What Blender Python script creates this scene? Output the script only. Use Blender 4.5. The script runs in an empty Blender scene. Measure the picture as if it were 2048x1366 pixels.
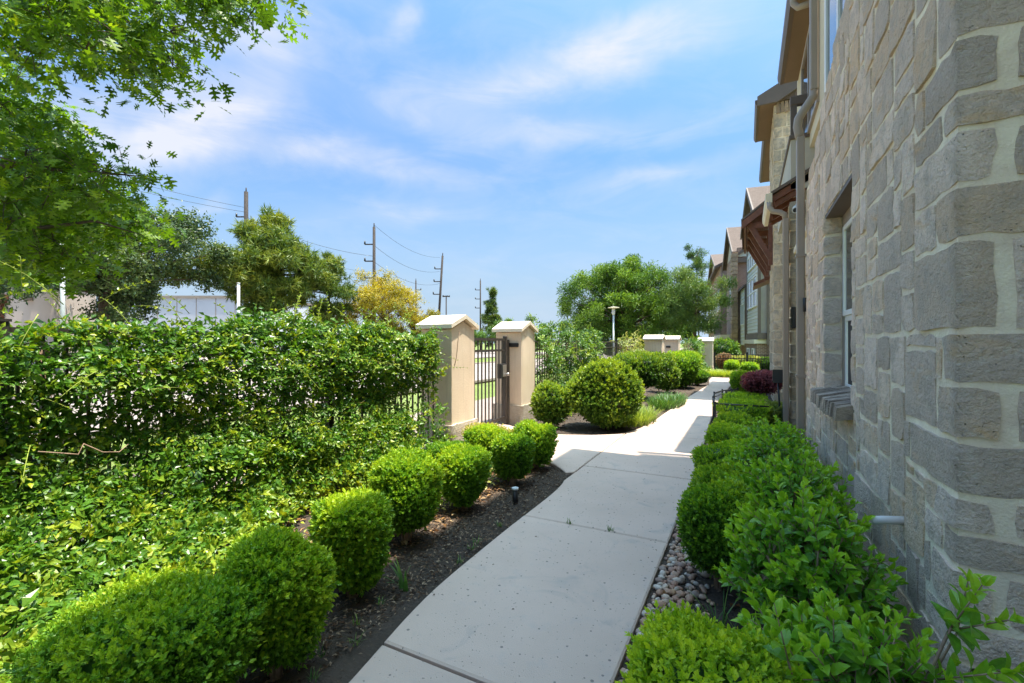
import bpy, math, random
import numpy as np
from mathutils import Vector, Matrix, Quaternion

random.seed(7)
RNG = np.random.default_rng(11)
SC = bpy.context.scene
COL = SC.collection
PI = math.pi

# ------------------------------------------------------------------ camera
EYE = 1.40
cam_d = bpy.data.cameras.new('camera')
cam = bpy.data.objects.new('camera', cam_d)
COL.objects.link(cam)
cam_d.sensor_width = 36.0
cam_d.lens = 16.0
cam_d.shift_y = 0.0015
cam_d.clip_start = 0.05
cam_d.clip_end = 3000
cam.location = (0, 0, EYE)
cam.rotation_euler = (PI / 2, 0, math.atan(468 / 910.0))
SC.camera = cam
CAM = np.array([0, 0, EYE])

# ------------------------------------------------------------------ light
SUN = Vector((0.215, 0.035, 1.0)).normalized()
sun_d = bpy.data.lights.new('sun', 'SUN')
sun_d.energy = 3.0
sun_d.angle = math.radians(0.53)
sun_d.color = (1.0, 0.91, 0.77)
sun = bpy.data.objects.new('sun', sun_d)
COL.objects.link(sun)
sun.rotation_euler = SUN.to_track_quat('Z', 'Y').to_euler()
sun.location = (20, 3, 60)

SC.view_settings.view_transform = 'Standard'
SC.view_settings.look = 'None'
SC.view_settings.exposure = 1.86
SC.view_settings.gamma = 1.0
SC.view_settings.use_curve_mapping = False
try:
    SC.cycles.use_denoising = True
    SC.cycles.max_bounces = 10
    SC.cycles.diffuse_bounces = 6
    SC.cycles.transparent_max_bounces = 8
    SC.cycles.sample_clamp_indirect = 8.0
except Exception:
    pass


# ------------------------------------------------------------------ node helper
class NT:
    def __init__(self, tree):
        self.t = tree
        self.n = tree.nodes
        self.l = tree.links

    def new(self, typ, **kw):
        n = self.n.new(typ)
        for k, v in kw.items():
            setattr(n, k, v)
        return n

    def put(self, sock, v):
        if isinstance(v, bpy.types.NodeSocket):
            self.l.new(v, sock)
        elif isinstance(v, (tuple, list)) and len(v) == 3 and len(sock.default_value) == 4:
            sock.default_value = (*v, 1.0)
        else:
            sock.default_value = v

    def math(self, op, a, b=None, c=None, clamp=False):
        n = self.new('ShaderNodeMath', operation=op)
        n.use_clamp = clamp
        self.put(n.inputs[0], a)
        if b is not None:
            self.put(n.inputs[1], b)
        if c is not None:
            self.put(n.inputs[2], c)
        return n.outputs[0]

    def mix(self, f, a, b, blend='MIX'):
        n = self.new('ShaderNodeMix', data_type='RGBA', blend_type=blend)
        self.put(n.inputs[0], f)
        self.put(n.inputs[6], a)
        self.put(n.inputs[7], b)
        return n.outputs[2]

    def noise(self, vec=None, scale=5.0, detail=4.0, rough=0.55, dist=0.0):
        n = self.new('ShaderNodeTexNoise')
        n.inputs['Scale'].default_value = scale
        n.inputs['Detail'].default_value = detail
        n.inputs['Roughness'].default_value = rough
        n.inputs['Distortion'].default_value = dist
        if vec is not None:
            self.l.new(vec, n.inputs['Vector'])
        return n.outputs['Fac']

    def voronoi(self, vec=None, scale=5.0, feature='F1', rand=1.0):
        n = self.new('ShaderNodeTexVoronoi', feature=feature)
        n.inputs['Scale'].default_value = scale
        n.inputs['Randomness'].default_value = rand
        if vec is not None:
            self.l.new(vec, n.inputs['Vector'])
        return n

    def ramp(self, f, stops, interp='LINEAR'):
        n = self.new('ShaderNodeValToRGB')
        cr = n.color_ramp
        cr.interpolation = interp
        while len(cr.elements) < len(stops):
            cr.elements.new(0.5)
        for e, (p, c) in zip(cr.elements, stops):
            e.position = p
            e.color = (*c, 1.0) if len(c) == 3 else c
        self.l.new(f, n.inputs[0])
        return n.outputs[0]

    def step(self, f, a, b):
        n = self.new('ShaderNodeMapRange')
        n.clamp = True
        self.put(n.inputs[0], f)
        n.inputs[1].default_value = a
        n.inputs[2].default_value = b
        return n.outputs[0]

    def coords(self, kind='Object'):
        return self.new('ShaderNodeTexCoord').outputs[kind]

    def pos(self):
        return self.new('ShaderNodeNewGeometry').outputs['Position']

    def mapping(self, vec, scale=(1, 1, 1), rot=(0, 0, 0), loc=(0, 0, 0)):
        n = self.new('ShaderNodeMapping')
        self.l.new(vec, n.inputs[0])
        n.inputs['Scale'].default_value = scale
        n.inputs['Rotation'].default_value = rot
        n.inputs['Location'].default_value = loc
        return n.outputs[0]

    def bump(self, h, strength=0.5, dist=0.01):
        n = self.new('ShaderNodeBump')
        n.inputs['Strength'].default_value = strength
        n.inputs['Distance'].default_value = dist
        self.l.new(h, n.inputs['Height'])
        return n.outputs[0]


def material(name):
    m = bpy.data.materials.new(name)
    m.use_nodes = True
    nt = NT(m.node_tree)
    b = m.node_tree.nodes['Principled BSDF']
    return m, nt, b


def simple(name, col, rough=0.6, var=0.12, scale=6.0, bump=0.0, bscale=60.0, metal=0.0, spec=0.5, per_object=0.0):
    m, nt, b = material(name)
    p = nt.pos()
    n = nt.noise(p, scale, 5)
    lo = tuple(c * (1 - var) for c in col)
    hi = tuple(min(1, c * (1 + var)) for c in col)
    c = nt.ramp(n, [(0.3, lo), (0.7, hi)])
    if per_object:
        r = nt.new('ShaderNodeObjectInfo').outputs['Random']
        v = nt.math('MULTIPLY_ADD', r, 2 * per_object, 1 - per_object)
        hs = nt.new('ShaderNodeHueSaturation')
        nt.put(hs.inputs['Value'], v)
        nt.put(hs.inputs['Color'], c)
        c = hs.outputs[0]
    nt.put(b.inputs['Base Color'], c)
    b.inputs['Roughness'].default_value = rough
    b.inputs['Metallic'].default_value = metal
    b.inputs['Specular IOR Level'].default_value = spec
    if bump:
        nt.put(b.inputs['Normal'], nt.bump(nt.noise(p, bscale, 4), bump, 0.01))
    return m


# ------------------------------------------------------------------ world: Nishita sky with thin clouds
world = bpy.data.worlds.new('World')
SC.world = world
world.use_nodes = True
wt = NT(world.node_tree)
bg = world.node_tree.nodes['Background']
sky = wt.new('ShaderNodeTexSky', sky_type='NISHITA')
sky.sun_disc = False
sky.sun_elevation = math.asin(SUN.z)
sky.sun_rotation = math.atan2(SUN.x, SUN.y)
sky.air_density = 1.0
sky.dust_density = 8.5
sky.ozone_density = 2.5
gen = wt.new('ShaderNodeTexCoord').outputs['Generated']
sep = wt.new('ShaderNodeSeparateXYZ')
wt.l.new(gen, sep.inputs[0])
az = wt.math('ARCTAN2', sep.outputs[0], sep.outputs[1])
el = wt.math('ARCSINE', sep.outputs[2])
w1 = wt.noise(gen, 2.6, 5, 0.6)
w2 = wt.noise(wt.mapping(gen, loc=(4.1, 2.2, 7.3)), 2.6, 5, 0.6)
azw = wt.math('MULTIPLY_ADD', wt.math('SUBTRACT', w1, 0.5), 0.34, az)
elw = wt.math('MULTIPLY_ADD', wt.math('SUBTRACT', w2, 0.5), 0.17, el)
CL = [(-0.232, 0.57, 0.279, 0.040, 10, 0.95), (-1.053, 0.443, 0.185, 0.053, 28, 0.8), (-1.173, 0.352, 0.122, 0.041, 35, 0.7),
      (-0.865, 0.369, 0.282, 0.03, 0, 0.7), (-0.392, 0.441, 0.284, 0.03, -3, 0.5), (-0.737, 0.594, 0.039, 0.023, 40, 0.6),
      (-0.716, 0.272, 0.155, 0.024, 8, 0.4), (-0.131, 0.335, 0.166, 0.022, 4, 0.4), (-1.022, 0.535, 0.128, 0.028, 8, 0.5),
      (-1.109, 0.26, 0.03, 0.015, 30, 0.4), (-0.61, 0.487, 0.216, 0.051, 10, 0.35),
      (0.5, 0.6, 0.3, 0.06, 12, 0.7), (1.3, 0.45, 0.25, 0.05, -8, 0.6), (2.3, 0.5, 0.3, 0.05, 10, 0.7), (-2.2, 0.5, 0.3, 0.06, 5, 0.7), (3.0, 0.35, 0.2, 0.04, 5, 0.6)]
acc = None
for (a0, e0, ra, re, ang, st) in CL:
    ca, sa = math.cos(math.radians(ang)), math.sin(math.radians(ang))
    da = wt.math('SUBTRACT', azw, a0)
    de = wt.math('SUBTRACT', elw, e0)
    u = wt.math('ADD', wt.math('MULTIPLY', da, ca / ra), wt.math('MULTIPLY', de, sa / ra))
    v = wt.math('ADD', wt.math('MULTIPLY', de, ca / re), wt.math('MULTIPLY', da, -sa / re))
    r2 = wt.math('ADD', wt.math('MULTIPLY', u, u), wt.math('MULTIPLY', v, v))
    g = wt.math('MULTIPLY', wt.math('EXPONENT', wt.math('MULTIPLY', r2, -0.9)), st)
    acc = g if acc is None else wt.math('ADD', acc, g)
streak = wt.noise(wt.mapping(gen, scale=(2.2, 2.2, 7.0), rot=(0.25, 0.15, 0)), 2.2, 7, 0.62, 0.6)
thin = wt.step(streak, 0.44, 0.80)
mask = wt.math('ADD', wt.math('MULTIPLY', acc, wt.math('MULTIPLY_ADD', streak, 1.2, 0.15)), wt.math('MULTIPLY', thin, 0.22), clamp=True)
hz = wt.step(sep.outputs[2], 0.36, 0.0)                      # paler air low over the horizon
skyc = wt.new('ShaderNodeHueSaturation')
skyc.inputs['Saturation'].default_value = 1.0
skyc.inputs['Value'].default_value = 1.0
wt.put(skyc.inputs['Color'], wt.mix(1.0, sky.outputs[0], (0.41, 0.69, 0.93), 'MULTIPLY'))
pale = wt.mix(wt.math('MULTIPLY', hz, 0.75), skyc.outputs[0], (2.25, 2.9, 3.65))
cloudc = (2.6, 2.62, 2.8)
wt.put(bg.inputs['Color'], wt.mix(wt.math('MULTIPLY', mask, 0.85), pale, cloudc))
bg.inputs['Strength'].default_value = 0.100

# ------------------------------------------------------------------ object helpers
ROOTLOC = {}


def tag(o, label=None, cat=None, group=None, kind=None):
    if label:
        o['label'] = label
    if cat:
        o['category'] = cat
    if group:
        o['group'] = group
    if kind:
        o['kind'] = kind
    return o


def thing(name, loc, label, cat, group=None):
    o = bpy.data.objects.new(name, None)
    o.empty_display_size = 0.1
    COL.objects.link(o)
    o.location = loc
    ROOTLOC[o.name] = Vector(loc)
    return tag(o, label, cat, group)


def root_loc(o):
    v = Vector((0, 0, 0))
    while o is not None:
        v = v + o.location
        o = o.parent
    return v


class MB:
    """collects polygons in world coordinates; build() links them as ONE mesh object"""

    def __init__(self):
        self.v = []
        self.f = []
        self.s = []

    def add(self, vs, fs, smooth=False):
        k = len(self.v)
        self.v.extend([tuple(p) for p in vs])
        self.f.extend([tuple(i + k for i in q) for q in fs])
        self.s.extend([smooth] * len(fs))
        return self

    def box(self, x0, x1, y0, y1, z0, z1, bev=0.0, tf=None):
        if x0 > x1: x0, x1 = x1, x0
        if y0 > y1: y0, y1 = y1, y0
        if z0 > z1: z0, z1 = z1, z0
        b = min(bev, (x1 - x0) * .4, (y1 - y0) * .4, (z1 - z0) * .4)
        if b <= 0:
            vs = [(x, y, z) for z in (z0, z1) for (x, y) in ((x0, y0), (x1, y0), (x1, y1), (x0, y1))]
            fs = [(3, 2, 1, 0), (4, 5, 6, 7), (0, 1, 5, 4), (1, 2, 6, 5), (2, 3, 7, 6), (3, 0, 4, 7)]
        else:
            vs, fs = [], []
            cx, cy, cz = (x0 + x1) / 2, (y0 + y1) / 2, (z0 + z1) / 2
            hx, hy, hz_ = (x1 - x0) / 2, (y1 - y0) / 2, (z1 - z0) / 2
            idx = {}
            for sx in (-1, 1):
                for sy in (-1, 1):
                    for sz in (-1, 1):
                        for ax in range(3):
                            p = [sx * (hx - (0 if ax == 0 else b)), sy * (hy - (0 if ax == 1 else b)), sz * (hz_ - (0 if ax == 2 else b))]
                            idx[(sx, sy, sz, ax)] = len(vs)
                            vs.append((cx + p[0], cy + p[1], cz + p[2]))
            for ax in range(3):
                o1, o2 = [a for a in range(3) if a != ax]
                for s in (-1, 1):
                    q = []
                    for (a, c) in ((-1, -1), (1, -1), (1, 1), (-1, 1)):
                        k = [0, 0, 0]
                        k[ax] = s; k[o1] = a; k[o2] = c
                        q.append(idx[(*k, ax)])
                    fs.append(tuple(q))
            for ax in range(3):
                o1, o2 = [a for a in range(3) if a != ax]
                for a in (-1, 1):
                    for c in (-1, 1):
                        k0 = [0, 0, 0]; k1 = [0, 0, 0]
                        k0[ax] = -1; k1[ax] = 1
                        for k in (k0, k1):
                            k[o1] = a; k[o2] = c
                        fs.append((idx[(*k0, o1)], idx[(*k1, o1)], idx[(*k1, o2)], idx[(*k0, o2)]))
            for sx in (-1, 1):
                for sy in (-1, 1):
                    for sz in (-1, 1):
                        fs.append(tuple(idx[(sx, sy, sz, a)] for a in range(3)))
        if tf:
            vs = [tf(*p) for p in vs]
        return self.add(vs, fs)

    def prism(self, poly, axis, a, b, tf=None):
        """extrude a 2-D polygon along axis 0/1/2 from a to b; poly holds the other two coordinates in order"""
        n = len(poly)
        vs = []
        for t in (a, b):
            for (p, q) in poly:
                c = [p, q]
                c.insert(axis, t)
                vs.append(tuple(c))
        if tf:
            vs = [tf(*p) for p in vs]
        fs = [tuple(range(n - 1, -1, -1)), tuple(range(n, 2 * n))]
        fs += [(i, (i + 1) % n, n + (i + 1) % n, n + i) for i in range(n)]
        return self.add(vs, fs)

    def tube(self, pts, rad, seg=6, cap=True, smooth=True):
        pts = [Vector(p) for p in pts]
        n = len(pts)
        if not hasattr(rad, '__len__'):
            rad = [rad] * n
        vs, fs = [], []
        prev = None
        for i, p in enumerate(pts):
            d = (pts[min(i + 1, n - 1)] - pts[max(i - 1, 0)])
            if d.length < 1e-9:
                d = Vector((0, 0, 1))
            d.normalize()
            if prev is None:
                a = d.orthogonal().normalized()
            else:
                a = prev - d * prev.dot(d)
                if a.length < 1e-6:
                    a = d.orthogonal()
                a.normalize()
            prev = a
            c = d.cross(a)
            for k in range(seg):
                t = 2 * PI * k / seg
                vs.append(p + (a * math.cos(t) + c * math.sin(t)) * rad[i])
        for i in range(n - 1):
            for k in range(seg):
                fs.append((i * seg + k, i * seg + (k + 1) % seg, (i + 1) * seg + (k + 1) % seg, (i + 1) * seg + k))
        self.add(vs, fs, smooth)
        if cap:
            m = len(self.v) - len(vs)
            self.f.append(tuple(m + k for k in range(seg - 1, -1, -1)))
            self.f.append(tuple(m + (n - 1) * seg + k for k in range(seg)))
            self.s += [False, False]
        return self

    def build(self, name, mat, parent=None, loc=None):
        """vertices are world coordinates; the mesh is stored relative to its root"""
        off = root_loc(parent) if parent is not None else (Vector(loc) if loc else Vector((0, 0, 0)))
        me = bpy.data.meshes.new(name)
        v = np.array(self.v, dtype=np.float64).reshape(-1, 3) - np.array(off)
        me.from_pydata(v.tolist(), [], self.f)
        me.polygons.foreach_set('use_smooth', self.s)
        me.update()
        if mat:
            me.materials.append(mat)
        o = bpy.data.objects.new(name, me)
        COL.objects.link(o)
        if parent is not None:
            o.parent = parent
        elif loc:
            o.location = loc
        return o


def raw_mesh(name, verts, faces_flat, k, tone=None, mat=None, smooth=False):
    """fast mesh: all faces have k corners"""
    me = bpy.data.meshes.new(name)
    nv = len(verts)
    nf = len(faces_flat) // k
    me.vertices.add(nv)
    me.vertices.foreach_set('co', np.ascontiguousarray(verts, dtype=np.float32).ravel())
    me.loops.add(nf * k)
    me.loops.foreach_set('vertex_index', np.ascontiguousarray(faces_flat, dtype=np.int32))
    me.polygons.add(nf)
    me.polygons.foreach_set('loop_start', np.arange(0, nf * k, k, dtype=np.int32))
    me.polygons.foreach_set('use_smooth', np.full(nf, smooth))
    if tone is not None:
        at = me.attributes.new('tone', 'FLOAT', 'POINT')
        at.data.foreach_set('value', np.ascontiguousarray(tone, dtype=np.float32))
    me.update(calc_edges=True)
    if mat:
        me.materials.append(mat)
    return me


def link(name, me, parent=None, loc=None):
    o = bpy.data.objects.new(name, me)
    COL.objects.link(o)
    if parent is not None:
        o.parent = parent
    if loc is not None:
        o.location = loc
    return o


def unit(v):
    n = np.linalg.norm(v, axis=-1, keepdims=True)
    return v / np.maximum(n, 1e-9)


def frames(axis, rng, ref=None):
    """right-handed frames whose third column is the axis"""
    N = len(axis)
    z = unit(axis)
    r = unit(rng.normal(size=(N, 3))) if ref is None else ref
    x = unit(np.cross(r, z))
    y = np.cross(z, x)
    return np.stack([x, y, z], axis=2)


def scatter(name, tmpl, pos, fr, size, tone, mat, parent=None, origin=(0, 0, 0), jitter=None):
    """instance a template (verts (k,3), faces list of equal corner count, per-vertex tone offset) into one mesh"""
    tv, tf, tt = tmpl
    tv = np.asarray(tv, float)
    k = len(tv)
    N = len(pos)
    sz = np.asarray(size).reshape(N, 1, 1)
    V = np.einsum('nij,kj->nki', fr, tv) * sz + (np.asarray(pos) - np.asarray(origin))[:, None, :]
    tf = np.asarray(tf, int)
    F = (tf[None] + (np.arange(N) * k)[:, None, None]).reshape(-1)
    T = (np.asarray(tone).reshape(N, 1) + np.asarray(tt).reshape(1, k)).reshape(-1)
    me = raw_mesh(name, V.reshape(-1, 3), F, tf.shape[1], T, mat)
    return link(name, me, parent)


def merge_templates(parts):
    V, F, T = [], [], []
    n = 0
    for v, f, t in parts:
        v = np.asarray(v, float)
        V.append(v); F.append(np.asarray(f, int) + n); T.append(np.asarray(t, float))
        n += len(v)
    return np.concatenate(V), np.concatenate(F), np.concatenate(T)


def place(tmpl, pos, yaw, pitch, roll, s, dt=0.0):
    v, f, t = tmpl
    M = Matrix.Rotation(yaw, 3, 'Z') @ Matrix.Rotation(pitch, 3, 'X') @ Matrix.Rotation(roll, 3, 'Y')
    v = np.asarray(v, float) @ np.array(M).T * s + np.array(pos)
    return v, f, np.asarray(t, float) + dt


# leaf templates: along +Y, facing +Z, length 1
def leaf_kite(w=0.55, fold=0.1):
    v = [(0, 0, 0), (-w / 2, .5, fold), (0, 1, -.05), (w / 2, .5, fold)]
    return np.array(v), np.array([(0, 2, 1), (0, 3, 2)]), np.zeros(4)


def leaf_fold(w=0.5, fold=0.10, droop=0.12):
    v = [(0, 0, 0), (0, .36, .03), (0, .70, -.02), (0, 1, -droop),
         (-w / 2, .34, .03 + fold), (-w * .40, .68, -.02 + fold * .8), (w / 2, .34, .03 + fold), (w * .40, .68, -.02 + fold * .8),
         (-w * .30, .12, fold * .6), (w * .30, .12, fold * .6), (-w * .2, .87, -.06 + fold * .3), (w * .2, .87, -.06 + fold * .3)]
    f = [(0, 1, 8), (8, 1, 4), (1, 2, 4), (4, 2, 5), (2, 3, 10), (2, 10, 5),
         (0, 9, 1), (9, 6, 1), (1, 6, 2), (6, 7, 2), (2, 11, 3), (2, 7, 11)]
    return np.array(v), np.array(f), np.zeros(12)


def leaf_mid(w=0.5, fold=0.09, droop=0.10):
    v = [(0, 0, 0), (0, .5, .02), (0, 1, -droop), (-w / 2, .42, .03 + fold), (w / 2, .42, .03 + fold)]
    return np.array(v), np.array([(0, 1, 3), (1, 2, 3), (0, 4, 1), (1, 4, 2)]), np.zeros(5)


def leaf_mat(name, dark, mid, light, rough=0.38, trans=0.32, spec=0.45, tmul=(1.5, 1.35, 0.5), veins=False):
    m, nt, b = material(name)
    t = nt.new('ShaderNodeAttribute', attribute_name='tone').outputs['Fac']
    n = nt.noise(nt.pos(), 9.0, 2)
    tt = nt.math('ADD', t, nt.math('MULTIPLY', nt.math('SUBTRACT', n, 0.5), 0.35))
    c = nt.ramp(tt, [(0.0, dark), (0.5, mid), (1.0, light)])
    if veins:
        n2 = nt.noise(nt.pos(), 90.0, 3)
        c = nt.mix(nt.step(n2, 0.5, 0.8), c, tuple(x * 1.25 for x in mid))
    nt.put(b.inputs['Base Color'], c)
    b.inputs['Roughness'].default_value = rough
    b.inputs['Specular IOR Level'].default_value = spec
    tr = nt.new('ShaderNodeBsdfTranslucent')
    hs = nt.mix(1.0, c, tmul, 'MULTIPLY')
    nt.put(tr.inputs['Color'], hs)
    mx = nt.new('ShaderNodeMixShader')
    mx.inputs[0].default_value = trans
    nt.l.new(b.outputs[0], mx.inputs[1])
    nt.l.new(tr.outputs[0], mx.inputs[2])
    nt.l.new(mx.outputs[0], m.node_tree.nodes['Material Output'].inputs['Surface'])
    return m


def loose_leaves(tmpl, pos, fr, size, tone, mat, parent, n_single, name='leaf', rest='foliage', weight=None, bulk=None):
    """the n_single leaves that show largest become objects of their own, the rest one part"""
    org = np.array(root_loc(parent))
    pos = np.asarray(pos)
    score = size / np.linalg.norm(pos - CAM, axis=1)
    if weight is not None:
        score = score * weight
    order = np.argsort(-score)
    one, many = order[:n_single], order[n_single:]
    K = 7
    shared = []
    for q in range(K):
        v, f, t = tmpl
        shared.append(raw_mesh(name, v, np.asarray(f).ravel(), np.asarray(f).shape[1], np.asarray(t) + (q + .5) / K, mat))
    for i in one:
        o = bpy.data.objects.new(name, shared[int(min(K - 1, max(0, tone[i] * K)))])
        M = Matrix(fr[i].tolist()).to_4x4()
        o.matrix_local = Matrix.Translation(pos[i] - org) @ M @ Matrix.Scale(float(size[i]), 4)
        COL.objects.link(o)
        o.parent = parent
    if len(many):
        r = scatter(rest, bulk or tmpl, pos[many], fr[many], size[many], tone[many], mat, parent, org)
        r['kind'] = 'stuff'
        return r


def lumps(d, rng, k=7, amp=0.12, f=2.2):
    """smooth random bumps on the unit sphere"""
    ks = rng.normal(size=(k, 3)) * f
    ph = rng.uniform(0, 6.28, k)
    return amp * np.mean(np.sin(d @ ks.T + ph), axis=1) * math.sqrt(k)

# ------------------------------------------------------------------ materials
def stone_mat(name, base, warm, dark, stain=0.25):
    m, nt, b = material(name)
    rnd = nt.new('ShaderNodeObjectInfo').outputs['Random']
    p = nt.pos()
    off = nt.new('ShaderNodeCombineXYZ')
    nt.put(off.inputs[0], nt.math('MULTIPLY', rnd, 37.0))
    nt.put(off.inputs[1], nt.math('MULTIPLY', rnd, 91.0))
    add = nt.new('ShaderNodeVectorMath', operation='ADD')
    nt.l.new(p, add.inputs[0]); nt.l.new(off.outputs[0], add.inputs[1])
    q = add.outputs[0]
    n1 = nt.noise(q, 9.0, 6, 0.62)
    n2 = nt.noise(q, 46.0, 5, 0.65)
    n3 = nt.noise(nt.mapping(q, scale=(1, 1, 2.2)), 3.4, 4, 0.6, 0.8)
    c = nt.ramp(rnd, [(0.0, tuple(x * .68 for x in base)), (0.25, tuple(x * .95 for x in base)), (0.5, tuple(x * 1.16 for x in base)), (0.66, tuple(x * .80 for x in base)), (0.8, tuple((x * .45 + y * .55) for x, y in zip(base, warm))), (0.9, tuple(x * 1.14 for x in base)), (1.0, tuple(x * .85 for x in base))])
    c = nt.mix(nt.math('MULTIPLY', nt.step(n1, 0.46, 0.62), 0.70), c, dark)
    c = nt.mix(nt.math('MULTIPLY', nt.step(n3, 0.58, 0.74), stain * 2.2), c, warm)
    c = nt.mix(nt.math('MULTIPLY', nt.step(n2, 0.57, 0.70), 0.40), c, tuple(x * .42 for x in base))
    c = nt.mix(nt.math('MULTIPLY', nt.step(n2, 0.45, 0.30), 0.25), c, tuple(min(1, x * 1.45) for x in base))
    pit = nt.voronoi(q, 52.0)
    pits = nt.step(pit.outputs['Distance'], 0.17, 0.07)
    pm = nt.math('MULTIPLY', pits, nt.step(nt.noise(q, 6.0, 2), 0.52, 0.64))
    c = nt.mix(nt.math('MULTIPLY', pm, 0.75), c, tuple(x * .22 for x in base))
    nt.put(b.inputs['Base Color'], c)
    b.inputs['Roughness'].default_value = 0.9
    b.inputs['Specular IOR Level'].default_value = 0.2
    n4 = nt.noise(nt.mapping(q, scale=(1, 1, 2.0)), 20.0, 6, 0.62)
    n5 = nt.noise(q, 130.0, 4, 0.6)
    h = nt.math('SUBTRACT', nt.math('ADD', nt.math('MULTIPLY', n4, 0.30), nt.math('ADD', nt.math('MULTIPLY', n2, 0.50), nt.math('MULTIPLY', n5, 0.25))), nt.math('MULTIPLY', pm, 0.5))
    nt.put(b.inputs['Normal'], nt.bump(h, 1.0, 0.045))
    return m


M = {}
M['stone'] = stone_mat('grey_limestone', (0.90, 0.715, 0.575), (0.88, 0.57, 0.29), (0.62, 0.50, 0.405), 0.34)
M['stone_pale'] = stone_mat('pale_limestone', (0.76, 0.61, 0.42), (0.60, 0.43, 0.24), (0.36, 0.31, 0.25), 0.3)
M['stone_brown'] = stone_mat('brown_ledge', (0.46, 0.32, 0.21), (0.55, 0.36, 0.18), (0.27, 0.19, 0.13))
M['sill'] = stone_mat('weathered_sill', (0.56, 0.45, 0.35), (0.42, 0.29, 0.19), (0.27, 0.21, 0.17))
M['mortar'] = simple('mortar', (0.94, 0.765, 0.58), 0.95, 0.16, 9, 0.6, 90, spec=0.15)
M['stucco'] = simple('cream_stucco', (0.66, 0.57, 0.42), 0.95, 0.06, 1.5, 0.4, 160, spec=0.15)
M['stucco_grey'] = simple('grey_stucco', (0.52, 0.48, 0.40), 0.95, 0.08, 2, 0.4, 160, spec=0.15)
M['cream'] = simple('cream_trim', (0.74, 0.66, 0.50), 0.7, 0.08, 2, 0.1)
M['taupe'] = simple('taupe_metal', (0.33, 0.265, 0.21), 0.42, 0.06, 2, 0.0, spec=0.4)
M['trim'] = simple('brown_trim', (0.13, 0.095, 0.072), 0.6, 0.12, 3, 0.15)
M['gutter'] = simple('brown_gutter', (0.13, 0.088, 0.058), 0.45, 0.06, 2, spec=0.35)
M['soffit'] = simple('tan_soffit', (0.18, 0.11, 0.062), 0.75, 0.07, 2, 0.1)
M['timber'] = simple('stained_timber', (0.17, 0.062, 0.034), 0.55, 0.3, 7, 0.3, 40)
M['shingle'] = None
M['white'] = simple('white_vinyl', (0.78, 0.78, 0.76), 0.4, 0.03)
M['black'] = simple('black_iron', (0.022, 0.021, 0.021), 0.42, 0.25, 20, 0.1, spec=0.5)
M['brown_iron'] = simple('dark_bronze_iron', (0.045, 0.036, 0.03), 0.45, 0.25, 20, 0.1)
M['steel'] = simple('brushed_steel', (0.55, 0.54, 0.52), 0.3, 0.1, 20, metal=0.9)
M['pale_metal'] = simple('pale_metal', (0.62, 0.62, 0.60), 0.4, 0.08, 6)
M['siding'] = simple('pale_siding', (0.60, 0.60, 0.53), 0.6, 0.05, 3, per_object=0.05)
M['bark'] = simple('bark', (0.11, 0.085, 0.065), 0.95, 0.4, 14, 0.9, 30, spec=0.1)
M['twig'] = simple('twig', (0.30, 0.20, 0.135), 0.85, 0.35, 25, 0.3, spec=0.2)
M['green_stem'] = simple('green_stem', (0.25, 0.30, 0.05), 0.6, 0.3, 25, spec=0.3)
M['pole'] = simple('tarred_wood', (0.035, 0.025, 0.02), 0.85, 0.35, 3, 0.3, 12)
M['plastic'] = simple('black_plastic', (0.025, 0.025, 0.027), 0.35, 0.1)
M['pvc'] = simple('grey_pvc', (0.66, 0.62, 0.58), 0.4, 0.06)


def pillar_mat():
    m, nt, b = material('pillar_stucco')
    p = nt.pos()
    n = nt.noise(p, 2.2, 5)
    c = nt.ramp(n, [(0.3, (0.70, 0.55, 0.40)), (0.7, (0.80, 0.65, 0.49))])
    g = nt.noise(p, 120, 4)
    c = nt.mix(nt.math('MULTIPLY', nt.step(g, 0.5, 0.7), 0.3), c, (0.50, 0.38, 0.27))
    sk = nt.step(nt.noise(nt.mapping(p, scale=(9, 9, 0.7)), 1.6, 4, 0.6), 0.52, 0.74)
    c = nt.mix(nt.math('MULTIPLY', sk, 0.40), c, (0.42, 0.32, 0.23))
    nt.put(b.inputs['Base Color'], c)
    b.inputs['Roughness'].default_value = 0.95
    b.inputs['Specular IOR Level'].default_value = 0.1
    nt.put(b.inputs['Normal'], nt.bump(nt.noise(p, 110, 4), 0.8, 0.012))
    return m


M['pillar'] = pillar_mat()
M['cap'] = simple('pale_cap', (0.74, 0.64, 0.50), 0.9, 0.06, 6, 0.3, 90, spec=0.15)
M['plinth'] = stone_mat('rough_plinth', (0.66, 0.57, 0.45), (0.45, 0.30, 0.18), (0.42, 0.34, 0.26), 0.3)


def shingle_mat():
    m, nt, b = material('brown_shingles')
    p = nt.pos()
    br = nt.new('ShaderNodeTexBrick')
    nt.l.new(nt.mapping(p, rot=(0, 0, 0)), br.inputs['Vector'])
    br.inputs['Color1'].default_value = (0.11, 0.078, 0.06, 1)
    br.inputs['Color2'].default_value = (0.16, 0.115, 0.088, 1)
    br.inputs['Mortar'].default_value = (0.08, 0.06, 0.05, 1)
    br.inputs['Scale'].default_value = 3.0
    br.inputs['Mortar Size'].default_value = 0.03
    c = nt.mix(nt.math('MULTIPLY', nt.noise(p, 14, 4), 0.5), br.outputs[0], (0.13, 0.093, 0.07))
    nt.put(b.inputs['Base Color'], c)
    b.inputs['Roughness'].default_value = 0.95
    nt.put(b.inputs['Normal'], nt.bump(nt.noise(p, 40, 3), 0.6, 0.02))
    return m


M['shingle'] = shingle_mat()


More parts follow.
